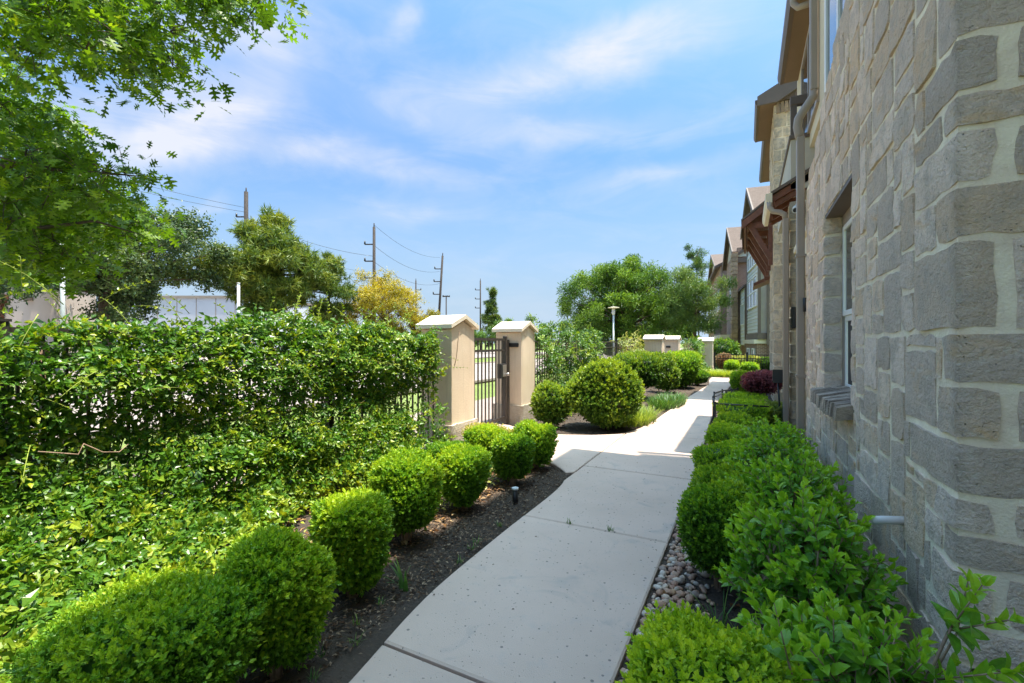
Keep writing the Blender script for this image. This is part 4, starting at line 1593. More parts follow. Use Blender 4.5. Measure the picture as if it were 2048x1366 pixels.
shrub('round_bush', -1.45, 16.6, .32, .4, .42, 'low dark bush at the path edge before the far grass', 'bush', HG, 'boxwood', n=1300, leaf=.04, tone=.2, tone_top=.2)

RG = 'clipped boxwoods between path and stone wall'
shrub('boxwood', -.07, 1.45, .25, .24, .53, 'brightest lime boxwood beside the path at the pebble strip', 'shrub', RG, 'boxwood_bright', n=4600, leaf=.0205, box=3.2, tone=.60, tone_top=.25, loose=300, seed=21)
shrub('boxwood', -.14, 2.92, .235, .23, .57, 'dark-bodied boxwood with pale tips, second from the lime one', 'shrub', RG, 'boxwood', n=3800, leaf=.021, box=2.9, tone=.36, tone_top=.5, seed=22, loose=120)
shrub('boxwood', -.13, 3.75, .21, .23, .46, 'small boxwood in front of the glossy privets, third from the lime one', 'shrub', RG, 'boxwood', n=3000, leaf=.022, tone=.48, seed=23)
shrub('boxwood', -.20, 4.75, .27, .30, .47, 'boxwood leaning out over the path beside the pebbles', 'shrub', RG, 'boxwood_bright', n=3200, leaf=.021, tone=.44, seed=24, lump=.2)
shrub('boxwood', -.17, 5.75, .26, .35, .46, 'loose boxwood between the path and the low border fence', 'shrub', RG, 'boxwood_bright', n=3000, leaf=.022, tone=.42, seed=25, lump=.18)
shrub('boxwood', -.12, 6.75, .26, .38, .46, 'boxwood just before the low border fence', 'shrub', RG, 'boxwood', n=2400, leaf=.024, tone=.46, seed=26)
shrub('box_hedge', -.05, 8.1, .40, .50, .47, 'clipped box hedge block just inside the low border fence', 'hedge', None, 'boxwood_bright', n=3200, leaf=.026, tone=.46, box=5, seed=27)
shrub('box_hedge', -.02, 9.3, .42, .45, .46, 'clipped box hedge block at the back of the low border fence', 'hedge', None, 'boxwood_bright', n=2600, leaf=.026, tone=.44, box=5, seed=28)
shrub('box_hedge', .36, 8.4, .22, .7, .44, 'darker reddish clipped hedge strip beside the downspout', 'hedge', None, 'mottled', n=1500, leaf=.026, tone=.05, box=4, seed=29)
shrub('box_ball', -.13, 13.9, .27, .28, .60, 'bright green box ball at the path edge past the plum bush', 'shrub', None, 'boxwood_bright', n=2300, leaf=.028, tone=.48, box=3.2, seed=30)
shrub('plum_bush', .27, 9.65, .33, .32, .86, 'plum red bush on thin bare stems', 'bush', None, 'red', n=1600, leaf=.034, low=.46, box=2.6, tone=.52, tone_top=.5, seed=31, taper=.1)
FG = 'small clipped balls in the far garden'
shrub('box_ball', -.55, 22.4, .30, .3, .55, 'box ball in the far garden with a lit top, nearer the pillar', 'shrub', FG, 'boxwood', n=900, leaf=.05, tone=.45, tone_top=.7, box=3.6)
shrub('box_ball', .15, 22.2, .34, .3, .50, 'box ball in the far garden nearer the brick wall', 'shrub', FG, 'boxwood', n=900, leaf=.05, tone=.45, tone_top=.7, box=3.6)
shrub('garden_hedge', -.1, 25.75, .95, .35, .72, 'lime yellow hedge row behind the low iron fence', 'hedge', None, 'mottled', n=1300, leaf=.06, tone=.45, box=4)
shrub('garden_hedge', .95, 25.8, .6, .4, .62, 'dark green shrub row behind the low iron fence by the brick corner', 'hedge', None, 'hedge', n=1100, leaf=.06, tone=.3, box=3)
shrub('garden_bush', -1.0, 25.6, .38, .38, .85, 'reddish and yellow mixed bush beside the farthest pillar', 'bush', None, 'dry', n=800, leaf=.06, tone=.6, box=2.4)
shrub('garden_bush', -1.2, 27.0, .9, .9, 1.55, 'tall dark bush behind the low iron fence at the balcony', 'bush', None, 'hedge', n=1500, leaf=.08, tone=.35, box=2.4)

# ================================================================== GLOSSY PRIVETS WITH LARGE LEAVES
def privet(x, y, r, h, label, n_shoot, seed, single=150, leaf=.055, lean=(0, 0), z0=-.02, extra=()):
    rng = np.random.default_rng(seed)
    t = thing('privet', (x, y, z0), label, 'shrub', 'large-leaved glossy shrubs along the stone wall')
    st = MB()
    tips = []
    mains = []
    for i in range(8):
        a = i * 2 * PI / 8 + rng.uniform(-.3, .3)
        rr = r * rng.uniform(.3, .65)
        p0 = np.array([x + .06 * math.cos(a), y + .06 * math.sin(a), z0 - .03])
        p1 = np.array([x + rr * .45 * math.cos(a), y + rr * .45 * math.sin(a), z0 + h * .3])
        p2 = np.array([x + rr * math.cos(a), y + rr * math.sin(a), z0 + h * .66])
        st.tube([p0, p1, p2], [.011, .009, .005], 6)
        mains.append((p1, p2))
    pos, fx, sz, tn = [], [], [], []
    specs = []
    for i in range(n_shoot):
        d = unit(rng.normal(size=3))
        d[2] = abs(d[2]) * 1.1 - .18
        d = unit(d)
        k = rng.uniform(.60, 1.02)
        base = np.array([x + d[0] * r * k * .80, y + d[1] * r * k * .80, z0 + h * .40 + d[2] * h * .46 * k])
        if base[0] > .56:
            base[0] = .56 - rng.uniform(0, .06)
        if base[2] < z0 + .05:
            base[2] = z0 + rng.uniform(.05, .15)
        ax = unit(np.array([d[0] * .8, d[1] * .8, .75]) + rng.normal(0, .28, 3) + np.array([-.12, 0, 0]))
        specs.append((base, ax, rng.uniform(.08, .15), k))
    for (b, a, ln) in extra:
        specs.append((np.array(b), unit(np.array(a)), ln, 1.02))
    for (base, ax, ln, k) in specs:
        tip = base + ax * ln
        m = mains[int(np.argmin([np.linalg.norm(q[1] - base) for q in mains]))]
        st.tube([m[0] * .4 + m[1] * .6, (m[1] * .5 + base * .5) + np.array([0, 0, -.02]), base], [.005, .004, .003], 5)
        st.tube([base, tip], [.0028, .0015], 4)
        nl = max(3, int(ln / .026))
        s = unit(np.cross(ax, rng.normal(size=3)))
        b2 = np.cross(ax, s)
        for j in range(nl):
            f = j / (nl - 1)
            p = base + ax * ln * f
            th = j * PI / 2
            for q in (0, 1):
                o = (s * math.cos(th) + b2 * math.sin(th)) * (1 if q else -1)
                yv = unit(o * (1.0 - .45 * f) + ax * (.45 + .75 * f) + rng.normal(0, .16, 3) + np.array([0, 0, -.12 * (1 - f)]))
                nv = ax - yv * np.dot(ax, yv)
                nv = unit(nv + rng.normal(0, .12, 3))
                xv = unit(np.cross(yv, nv))
                nv = np.cross(xv, yv)
                pos.append(p); fx.append(np.stack([xv, yv, nv], 1))
                sz.append(leaf * (1.1 - .38 * f) * rng.uniform(.85, 1.15))
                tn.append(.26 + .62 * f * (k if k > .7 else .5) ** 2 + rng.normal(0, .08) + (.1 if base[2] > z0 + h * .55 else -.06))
        pos.append(tip); yv = ax; xv = unit(np.cross(yv, rng.normal(size=3))); fx.append(np.stack([xv, yv, np.cross(xv, yv)], 1)); sz.append(leaf * .6); tn.append(.85)
    st.build('branch', M['twig'], t)
    pos = np.array(pos); pos[:, 0] = np.minimum(pos[:, 0], .585)
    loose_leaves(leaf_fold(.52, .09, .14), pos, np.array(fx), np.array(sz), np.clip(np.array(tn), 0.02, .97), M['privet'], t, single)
    return t


privet(.26, 1.66, .31, .60, 'nearest glossy privet with open branches and a spray reaching past the wall corner', 230, 41, 300, .062,
       extra=[((.50, 1.66, .62), (.25, -.2, .75), .16), ((.53, 1.72, .58), (.10, -.1, .9), .16), ((.52, 1.60, .55), (.5, -.35, .35), .20), ((.50, 1.68, .60), (.35, -.5, .5), .18), ((.45, 1.60, .5), (.4, -.3, .4), .16),
              ((.15, 1.30, .35), (-.1, -.2, .9), .14), ((.3, 1.33, .38), (.1, -.2, .9), .14), ((.42, 1.35, .33), (.3, -.1, .9), .15), ((.1, 1.42, .55), (-.2, 0, .9), .15)])
privet(.24, 2.42, .33, .74, 'glossy privet filling the gap below the pale drain pipe', 230, 42, 250, .060)
privet(.20, 3.12, .38, .77, 'dense glossy privet level with the near window sill', 300, 43, 200, .058)
privet(.20, 3.95, .38, .75, 'glossy privet under the middle of the stone window', 280, 44, 120, .058)
privet(.20, 4.85, .38, .70, 'glossy privet under the far end of the stone window', 240, 45, 80, .058)
privet(.24, 5.75, .34, .56, 'last glossy privet before the tall grey downspout', 210, 46, 50, .058)

# ================================================================== VINE ON THE FENCE
def value_noise(u, v, rng, f):
    k = rng.normal(size=(9, 2)) * f
    p = rng.uniform(0, 6.28, 9)
    return np.mean(np.sin(u[:, None] * k[:, 0] + v[:, None] * k[:, 1] + p), axis=1) * 2.2


def vine(name, label, y0, y1, zt, n, seed, skirt=.95, single=300, leaf=.042, x0=-3.70, gap=.42, mat='vine', shoots=60, yellow=True, mound=1.0):
    rng = np.random.default_rng(seed)
    t = thing(name, (x0, (y0 + y1) / 2, 0), label, 'climbing plant')
    K = 8
    n = n // K
    y = rng.uniform(y0, y1, n)
    # height sampled so that wall and skirt are covered evenly
    s = rng.uniform(0, 1, n)
    nz = value_noise(y, s * 3, np.random.default_rng(seed + 1), 1.6)
    top = zt + .05 * np.sin(y * 2.1 + 2.2) + .05 * np.sin(y * 5.3 + 1) - .07 * np.clip((1.9 - y) / 1.2, 0, 1) * (x0 < -3.6) * (y0 < 0)
    wallpart = s < .56
    q = np.clip((s - .56) / .44, 0, 1)                      # 0 where the hang starts to slope out, 1 at its outer foot
    sk = skirt * (1 + .20 * np.sin(y * 1.7) + .14 * np.sin(y * 4.1)) * np.interp(y, [.3, 1.5, 2.5, 4.7], [1.15, .80, .46, .20] if y0 < 0 else [1, 1, 1, 1])
    z0w = .50
    z = np.where(wallpart, z0w + (top - z0w) * (s / .56), z0w * (1 - q) ** 1.25 + .03)
    xo = np.where(wallpart, .10 + .10 * mound * (1 + nz * .6) + .12 * np.exp(-((z - 1.25) / .35) ** 2) * mound + .22 * np.clip((.95 - z) / .45, 0, 1) ** 1.5, .32 + .10 * mound * nz * .6 + q ** .9 * sk * .85)
    lum = value_noise(y * 2.4, s * 9, np.random.default_rng(seed + 5), 2.2)
    z = z + np.where(wallpart, 0, .055 * (1 + lum) * (1 - q * .6))
    xo = xo + .06 * lum
    dep = np.abs(rng.normal(0, .07, n))
    x = x0 + xo - dep
    back = wallpart & (rng.uniform(0, 1, n) < .26)
    x = np.where(back, x0 - rng.uniform(.03, .22, n), x)
    # open patches where the fence and the road beyond show through
    g = value_noise(y, z, np.random.default_rng(seed + 2), 3.2)
    low = np.exp(-((z - .75) / .28) ** 2)
    keep = rng.uniform(0, 1, n) > np.clip(gap * low * (.9 + g) + .12 * np.clip(g, 0, 1), 0, .93) * wallpart
    if y0 < 0:
        keep &= ~((y > 4.05) & (z < .85) & (rng.uniform(0, 1, n) < .85))
    keep &= ~((q > .55) & (rng.uniform(0, 1, n) < (q - .55) * 1.3))
    x, y, z, q, back, dep, wallpart = x[keep], y[keep], z[keep], q[keep], back[keep], dep[keep], wallpart[keep]
    n = len(x)
    # each of these points becomes a shoot carrying K leaves in two ranks
    out = np.stack([np.where(back, -.3, np.where(wallpart, .55, .45)), np.zeros(n), np.where(wallpart, .25, .45)], 1)
    sd = unit(out + np.stack([rng.normal(0, .35, n), rng.normal(0, .75, n), rng.normal(-.05, .60, n)], 1))
    up = unit(np.stack([np.where(back, -.2, .55), rng.normal(-.1, .25, n), np.full(n, .8)], 1) + rng.normal(0, .32, (n, 3)))
    sv = unit(np.cross(sd, up))
    un = np.cross(sv, sd)
    L = leaf * rng.uniform(2.2, 4.6, n)
    ssz = leaf * np.exp(np.clip(rng.normal(0, .22, n), -.5, .32))
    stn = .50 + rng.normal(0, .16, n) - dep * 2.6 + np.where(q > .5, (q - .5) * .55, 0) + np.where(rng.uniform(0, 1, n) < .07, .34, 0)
    P, fr, sz, tn, wq = [], [], [], [], []
    base = np.stack([x, y, z], 1)
    for k in range(K):
        f = (k + .5) / K
        sgn = 1 if k % 2 else -1
        yv = unit(sv * sgn * (1.1 - .6 * f) + sd * (.35 + .9 * f) + rng.normal(0, .28, (n, 3)))
        nv = un + rng.normal(0, .34, (n, 3))
        nv = unit(nv - yv * np.sum(nv * yv, 1, keepdims=True))
        P.append(base + sd * (L * (f - .55))[:, None] - np.array([0, 0, 1.0]) * (L * .18 * f * f)[:, None])
        fr.append(np.stack([np.cross(yv, nv), yv, nv], 2))
        sz.append(ssz * (1.12 - .5 * f) * rng.uniform(.8, 1.2, n))
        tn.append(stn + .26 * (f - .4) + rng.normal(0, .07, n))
        wq.append(np.where(dep < .05, 1.0, .3) * (.6 + f))
    P = np.concatenate(P); fr = np.concatenate(fr); sz = np.concatenate(sz); tn = np.concatenate(tn); wq = np.concatenate(wq)
    P[:, 2] = np.maximum(P[:, 2], .012)
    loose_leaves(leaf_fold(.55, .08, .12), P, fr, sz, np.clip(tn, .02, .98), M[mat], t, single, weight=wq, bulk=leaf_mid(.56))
    # woody stems behind and between
    st = MB()
    for i in range(int((y1 - y0) * 16)):
        yy = rng.uniform(y0, y1)
        pts = []
        xx = x0 + rng.uniform(-.06, .10)
        zz = -.03
        dy = rng.normal(0, .16)
        for k in range(6):
            pts.append((xx + rng.normal(0, .02), min(max(yy, y0), y1), zz))
            yy += dy * .35 + rng.normal(0, .06); zz += zt / 5 * rng.uniform(.7, 1.1); xx += rng.normal(.0, .025)
        st.tube(pts, [.006, .005, .004, .004, .003, .002], 5)
    for i in range(int((y1 - y0) * 9)):
        yy = rng.uniform(y0, y1 - .3); zz = rng.uniform(.15, zt - .1)
        L = rng.uniform(.3, .8)
        pts = [(x0 + .12 + .12 * math.sin(k * 1.1 + i) + rng.normal(0, .02), min(yy + L * k / 5, y1), zz + .09 * math.sin(k * .9 + i) + rng.normal(0, .02)) for k in range(6)]
        st.tube(pts, .004, 5)
    st.build('woody_stem', M['twig'], t)
    # fresh yellow shoots waving above and out of the mass
    sh = MB()
    lp, lf, ls, lt = [], [], [], []
    for i in range(shoots):
        yy = rng.uniform(y0, y1)
        up = rng.uniform(0, 1) < .55
        b = np.array([x0 + rng.uniform(0, .25), yy, zt + rng.uniform(-.1, .06)]) if up else np.array([x0 + rng.uniform(.28, .42), yy, rng.uniform(.3, zt)])
        d = unit(np.array([rng.normal(.1, .35), rng.normal(0, .8), rng.uniform(.5, 1.2) if up else rng.normal(-.1, .5)]) + (0 if up else np.array([.35, 0, 0])))
        L = rng.uniform(.12, .42)
        pts = [b + d * L * f + np.array([0, 0, -.25 * L * f * f * (1 if up else .6)]) for f in (0, .3, .6, .85, 1)]
        sh.tube(pts, [.0028, .0024, .002, .0016, .001], 4)
        for f in np.linspace(.25, 1, max(3, int(L / .05))):
            p = b + d * L * f + np.array([0, 0, -.25 * L * f * f * (1 if up else .6)])
            for sgn in (-1, 1):
                o = unit(np.cross(d, rng.normal(size=3)))
                yv = unit(o * sgn + d * .6); nv = unit(np.cross(o, yv) + np.array([0, 0, .3])); nv = unit(nv - yv * np.dot(nv, yv)); xv = np.cross(yv, nv)
                lp.append(p); lf.append(np.stack([xv, yv, nv], 1)); ls.append(leaf * rng.uniform(.35, .7) * (1.25 - .6 * f)); lt.append(rng.uniform(.55, .98))
    sh.build('young_shoots', M['green_stem'], t)['kind'] = 'stuff'
    s2 = scatter('shoot_leaves', leaf_fold(.5, .1, .1), np.array(lp), np.array(lf), np.array(ls), np.array(lt), M[mat], t, np.array(root_loc(t)))
    s2['kind'] = 'stuff'
    return t


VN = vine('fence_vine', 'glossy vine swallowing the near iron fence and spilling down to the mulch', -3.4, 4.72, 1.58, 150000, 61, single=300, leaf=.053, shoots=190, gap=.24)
# a reddish bare runner looping out in front of the leaves, and a tendril on the pillar
MB().tube([(-3.25, .97, .84), (-3.25, 1.05, .815), (-3.25, 1.13, .79), (-3.245, 1.15, .845), (-3.25, 1.235, .78), (-3.25, 1.313, .765), (-3.26, 1.36, .80)], [.003, .0035, .004, .004, .0035, .003, .002], 6).build('bare_runner', M['twig'], VN)
MB().tube([(-3.44, 5.02, 1.10), (-3.43, 5.05, 1.20), (-3.435, 5.08, 1.32), (-3.44, 5.11, 1.46), (-3.43, 5.13, 1.56)], [.005, .004, .004, .003, .003], 5).build('tendril', M['twig'], VN)
vine('fence_vine', 'tall leafy vine mass just beyond the gate hinge pillar', 7.75, 11.6, 1.72, 15000, 62, skirt=.35, single=0, leaf=.07, gap=.1, shoots=40, mat='hedge', mound=1.7)
vine('fence_vine', 'sparse pinkish and yellow vine on the fence before the distant pillars', 14.6, 17.2, 1.62, 3200, 63, skirt=.3, single=0, leaf=.08, gap=.5, shoots=20, mat='mottled')
vine('fence_vine', 'bright vine mass between the distant pillars and the farthest pillar', 20.6, 24.0, 1.55, 6000, 64, skirt=.5, single=0, leaf=.10, gap=.1, x0=-2.3, shoots=14, mat='hedge', mound=1.6)

# ================================================================== LOW PLANTS
def blades(name, x, y, rx, ry, n, L, label, mat='blade', cat='grass clump', seed=0, z=0.0, w=.006, kind=None, tone=.4, group=None):
    rng = np.random.default_rng(seed + int(abs(x * 31 + y * 17)))
    r = np.sqrt(rng.uniform(0, 1, n)); a = rng.uniform(0, 6.28, n)
    bx, by = x + rx * r * np.cos(a), y + ry * r * np.sin(a)
    out = np.stack([np.cos(a) * r + rng.normal(0, .5, n), np.sin(a) * r + rng.normal(0, .5, n), np.zeros(n)], 1)
    out = unit(out)
    ln = L * rng.uniform(.55, 1.2, n)
    lean = rng.uniform(.25, .95, n)
    side = np.stack([-out[:, 1], out[:, 0], np.zeros(n)], 1)
    V = np.zeros((n, 8, 3))
    for j, f in enumerate((0, .4, .75, 1.0)):
        c = np.stack([bx, by, np.full(n, z)], 1) + out * (ln * lean * f ** 1.6)[:, None] + np.array([0, 0, 1.0]) * (ln * (f * (1.05 - .45 * lean * f)))[:, None]
        ww = w * (1 - f * .85)
        V[:, 2 * j] = c - side * ww
        V[:, 2 * j + 1] = c + side * ww
    T = np.array([(2 * j, 2 * j + 1, 2 * j + 3, 2 * j + 2) for j in range(3)])
    F = (T[None] + (np.arange(n) * 8)[:, None, None]).reshape(-1)
    tn = np.repeat(np.clip(tone + rng.normal(0, .2, n), 0, 1), 8) + np.tile(np.repeat([-.15, 0, .1, .15], 2), n)
    me = raw_mesh(name, V.reshape(-1, 3) - np.array([x, y, z]), F, 4, tn, M[mat])
    o = link(name, me, None, (x, y, z))
    tag(o, label, cat, group, kind)
    return o


blades('grass_tuft', .09, 1.98, .09, .09, 46, .30, 'long arching blades of lilyturf between the lime boxwood and the privets', w=.0055)
blades('grass_tuft', .03, 1.12, .10, .12, 40, .30, 'lilyturf blades at the bottom edge beside the lime boxwood', w=.0055)
blades('grass_tuft', -.10, 2.36, .10, .12, 30, .2, 'few lilyturf blades over the pebbles in front of the dark-bodied boxwood', w=.005)
blades('low_grass', -1.85, 8.3, .42, .75, 1500, .24, 'lime green low grass clump at the path bend after the gate', 'blade_lime', cat='grass clump', w=.008)
blades('low_grass', -1.60, 10.9, .36, 1.1, 1300, .22, 'bluish dark low grass clump farther along the path edge', 'blade', cat='grass clump', w=.009, tone=.3)
blades('far_grass', -.8, 21.7, 1.4, 1.0, 2600, .26, 'yellow-green grass strip across the end of the path', 'blade_lime', cat='grass', w=.014, kind='stuff', tone=.6)
blades('weed', -1.73, 2.02, .03, .03, 9, .17, 'broad-leaved weed at the foot of the third boxwood', w=.013, cat='weed', tone=.35)
WG = 'tiny seedlings along the path edge'
for i, (x, y, l) in enumerate([(-1.66, 2.62, 'tiny seedling at the path edge in front of the domed boxwood'), (-1.68, 2.72, 'tiny seedling just past the one in front of the domed boxwood'), (-1.67, 3.05, 'tiny seedling at the path edge before the square-topped boxwood'),
                               (-1.77, 2.05, 'tiny seedling beside the broad-leaved weed'), (-1.72, 1.66, 'tiny seedling in the mulch right of the third boxwood'), (-1.62, 1.55, 'tiny seedling touching the path right of the second boxwood'),
                               (-1.70, 1.42, 'smallest seedling in the mulch right of the second boxwood'), (-1.62, 2.42, 'tiny seedling at the path edge level with the broad-leaved weed'), (-1.22, 3.34, 'grass seedling in the path joint, left one'),
                               (-.9, 3.345, 'grass seedling in the path joint, right one'), (-1.60, 1.3, 'lowest tiny seedling along the left path edge'), (-1.75, 1.85, 'tiny seedling below the broad-leaved weed')]):
    blades('weed', x, y, .025, .02, 12, .045, l, w=.003, cat='weed', seed=i, group=WG, tone=.55)

# low mottled plants by the gate path
shrub('mottled_plant', -3.0, 5.12, .36, .22, .30, 'mottled yellow-cream ground plant under the gate', 'plant', 'mottled low plants by the gate', 'mottled', n=1300, leaf=.030, low=.0, box=2.2, tone=.5, stems=False, lump=.2)
shrub('mottled_plant', -2.50, 5.02, .30, .18, .30, 'mottled yellow-cream ground plant at the corner behind the boxwoods', 'plant', 'mottled low plants by the gate', 'mottled', n=1100, leaf=.030, low=.0, box=2.2, tone=.5, stems=False, lump=.2)
# yellowing ground cover on the sunny strip between vine and boxwoods
rng = np.random.default_rng(77)
n = 3400
y = rng.uniform(.2, 4.6, n)
edge = -2.62 + .12 * np.sin(y * 2.3) + .08 * np.sin(y * 5)
x = edge + rng.normal(0, .16, n)
g = value_noise(x * 1.2, y, np.random.default_rng(78), 3.0)
kp = (g > -.15) & (x < -2.2) & (x > -3.2)
x, y = x[kp], y[kp]; n = len(x)
z = np.abs(rng.normal(.03, .04, n)) + .0
nrm = unit(np.stack([rng.normal(.15, .5, n), rng.normal(-.1, .5, n), np.ones(n)], 1))
fr = frames(nrm, rng)
o = scatter('ground_cover', leaf_fold(.5, .08, .1), np.stack([x, y, z], 1), fr, .040 * rng.uniform(.6, 1.3, n), np.clip(.55 + rng.normal(0, .25, n), 0, 1), M['mottled'])
o['kind'] = 'stuff'

# fallen dry leaves, bark chips
def chips(name, n, x0, x1, y0, y1, mat, size, seed, flat=.25, cond=None):
    r = np.random.default_rng(seed)
    x = r.uniform(x0, x1, n); y = r.uniform(y0, y1, n)
    if cond is not None:
        k = cond(x, y); x, y = x[k], y[k]
    m = len(x)
    nr = unit(np.stack([r.normal(0, flat, m), r.normal(0, flat, m), np.ones(m)], 1))
    sx = r.uniform(.5, 1.6, m) * size
    o = scatter(name, leaf_kite(.42, .12), np.stack([x, y, np.full(m, -.022) + r.uniform(0, .012, m)], 1), frames(nr, r), sx, r.uniform(0, 1, m), mat)
    o['kind'] = 'stuff'
    return o


M['chip'] = leaf_mat('bark_chip', (0.035, 0.024, 0.018), (0.12, 0.07, 0.042), (0.34, 0.25, 0.17), 0.9, 0.02, 0.1, (1, 1, 1))
chips('bark_chips', 14000, -2.9, -1.62, -.3, 5.0, M['chip'], .022, 1)
chips('bark_chips', 2600, -.50, .60, .3, 8.0, M['chip'], .026, 2)
chips('bark_chips', 2600, -3.6, -1.6, 6.9, 16, M['chip'], .035, 3, cond=lambda x, y: x < np.interp(y, [6.9, 8.5, 17], [-1.8, -1.52, -1.2]))
chips('leaf_litter', 2600, -3.3, -2.1, -.2, 4.9, M['dry'], .05, 4)
chips('path_debris', 260, -1.60, -.50, .6, 6.5, M['chip'], .016, 8, .1, cond=lambda x, y: np.random.default_rng(3).uniform(0, 1, len(x)) < np.clip(1 - np.minimum(np.abs(x + 1.56), np.abs(x + .51)) / .22, .10, 1))
bpy.data.objects['path_debris'].location.z = .024
chips('leaf_litter', 120, -.45, .5, .8, 6.0, M['dry'], .05, 5)

# ================================================================== RIVER PEBBLES
def pebble_mat():
    m, nt, b = material('river_pebble')
    r = nt.new('ShaderNodeObjectInfo').outputs['Random']
    t = nt.new('ShaderNodeAttribute', attribute_name='tone').outputs['Fac']
    f = nt.math('FRACT', nt.math('ADD', r, t))
    c = nt.ramp(f, [(0.0, (0.34, 0.15, 0.085)), (0.22, (0.50, 0.27, 0.16)), (0.40, (0.42, 0.32, 0.24)), (0.58, (0.68, 0.57, 0.46)), (0.72, (0.54, 0.29, 0.13)), (0.86, (0.26, 0.18, 0.14)), (1.0, (0.40, 0.18, 0.11))])
    n = nt.noise(nt.pos(), 45, 5)
    c = nt.mix(nt.math('MULTIPLY', n, 0.5), c, (0.30, 0.24, 0.20))
    nt.put(b.inputs['Base Color'], c)
    b.inputs['Roughness'].default_value = 0.62
    nt.put(b.inputs['Normal'], nt.bump(nt.noise(nt.pos(), 90, 3), 0.2, 0.005))
    return m


M['pebble'] = pebble_mat()


def ball(rng, seg=8, rings=5):
    vs, fs = [], []
    k = rng.normal(size=(4, 3)) * 1.5
    p = rng.uniform(0, 6, 4)
    for j in range(rings + 1):
        ph = -PI / 2 + PI * j / rings
        for i in range(seg):
            th = 2 * PI * i / seg
            d = np.array([math.cos(ph) * math.cos(th), math.cos(ph) * math.sin(th), math.sin(ph)])
            s = 1 + .14 * np.mean(np.sin(k @ d + p)) * 2
            vs.append(d * s)
    for j in range(rings):
        for i in range(seg):
            fs.append((j * seg + i, j * seg + (i + 1) % seg, (j + 1) * seg + (i + 1) % seg, (j + 1) * seg + i))
    return np.array(vs), np.array(fs)


pb = MB()
pb.prism([(-.50, -1), (-.10, -1), (-.12, 7.6), (-.53, 7.6)], 2, -.1, -.028)
bedp = pb.build('pebble_strip', M['soil'])
bedp['kind'] = 'structure'
rng = np.random.default_rng(90)
PM = [raw_mesh('pebble', v * np.array([1, .72, .55]), f.ravel(), 4, np.zeros(len(v)), M['pebble'], True) for v, f in (ball(np.random.default_rng(s)) for s in range(7))]
pts = []
tries = 0
while len(pts) < 1500 and tries < 60000:
    tries += 1
    y = .2 + 7.2 * rng.uniform() ** 1.6
    x = -.465 + abs(rng.normal(0, .105))
    if x > .05:
        continue
    r = rng.uniform(.014, .034)
    ok = True
    for (a, b, c, lay) in pts[-700:]:
        if (a - x) ** 2 + (b - y) ** 2 < ((c + r) * .72) ** 2:
            ok = False
            break
    if ok:
        pts.append((x, y, r, 0))
pts.sort(key=lambda p: p[1])
rest_v, rest_f, rest_t = [], [], []
cnt = 0
nrest = 0
for (x, y, r, lay) in pts:
    rot = Matrix.Rotation(rng.uniform(0, 6.28), 4, 'Z') @ Matrix.Rotation(rng.normal(0, .3), 4, 'X')
    if cnt < 300 and y > .75:
        o = bpy.data.objects.new('pebble', PM[int(rng.integers(7))])
        o.matrix_local = Matrix.Translation((x, y, -.022 + r * .32)) @ rot @ Matrix.Scale(r, 4)
        COL.objects.link(o); o.parent = bedp
        cnt += 1
    else:
        me = PM[int(rng.integers(7))]
        co = np.empty(len(me.vertices) * 3, np.float32); me.vertices.foreach_get('co', co)
        fi = np.empty(len(me.loops), np.int32); me.loops.foreach_get('vertex_index', fi)
        v = (co.reshape(-1, 3) * r) @ np.array(rot.to_3x3()).T + np.array([x, y, -.022 + r * .32])
        rest_v.append(v); rest_f.append(fi + nrest); rest_t.append(np.full(len(v), rng.uniform()))
        nrest += len(v)
o = link('pebbles', raw_mesh('pebbles', np.concatenate(rest_v), np.concatenate(rest_f), 4, np.concatenate(rest_t), M['pebble'], True), bedp)
o['kind'] = 'stuff'

# ================================================================== NEAR OAK (lobed leaves hang into the picture)
def lobed_leaf():
    half = [(.02, 0), (.025, .16), (.20, .20), (.27, .28), (.07, .34), (.08, .42), (.34, .47), (.42, .58), (.30, .57), (.09, .57), (.09, .66), (.26, .76), (.30, .86), (.08, .82), (.05, .90)]
    vs = [(0, 0, 0)]
    L = [(x, y, .10 * x + .06 * y * y * -1) for x, y in half]
    v = [(a, b, c) for a, b, c in L] + [(0, 1.0, -.08)] + [(-a, b, c) for a, b, c in reversed(L)]
    mid = [(0, yy, -.06 * yy * yy) for yy in (.0, .18, .38, .60, .80, .95)]
    nV = len(v)
    allv = v + mid
    # triangulate as a fan of strips to the midrib
    f = []
    h = len(half)
    own = [0, 1, 1, 1, 2, 2, 2, 3, 3, 3, 3, 4, 4, 4, 5]
    for i in range(h - 1):
        a, b = own[i], own[i + 1]
        f.append((nV + a, i, i + 1))
        if a != b:
            f.append((nV + a, i + 1, nV + b))
    f.append((nV + 5, h - 1, h))
    for i in range(h - 1):
        a, b = own[i], own[i + 1]
        f.append((nV + a, nV - 1 - (i + 1), nV - 1 - i))
        if a != b:
            f.append((nV + a, nV + b, nV - 1 - (i + 1)))
    f.append((nV + 5, h, nV - h))
    return np.array(allv), np.array(f), np.zeros(len(allv))


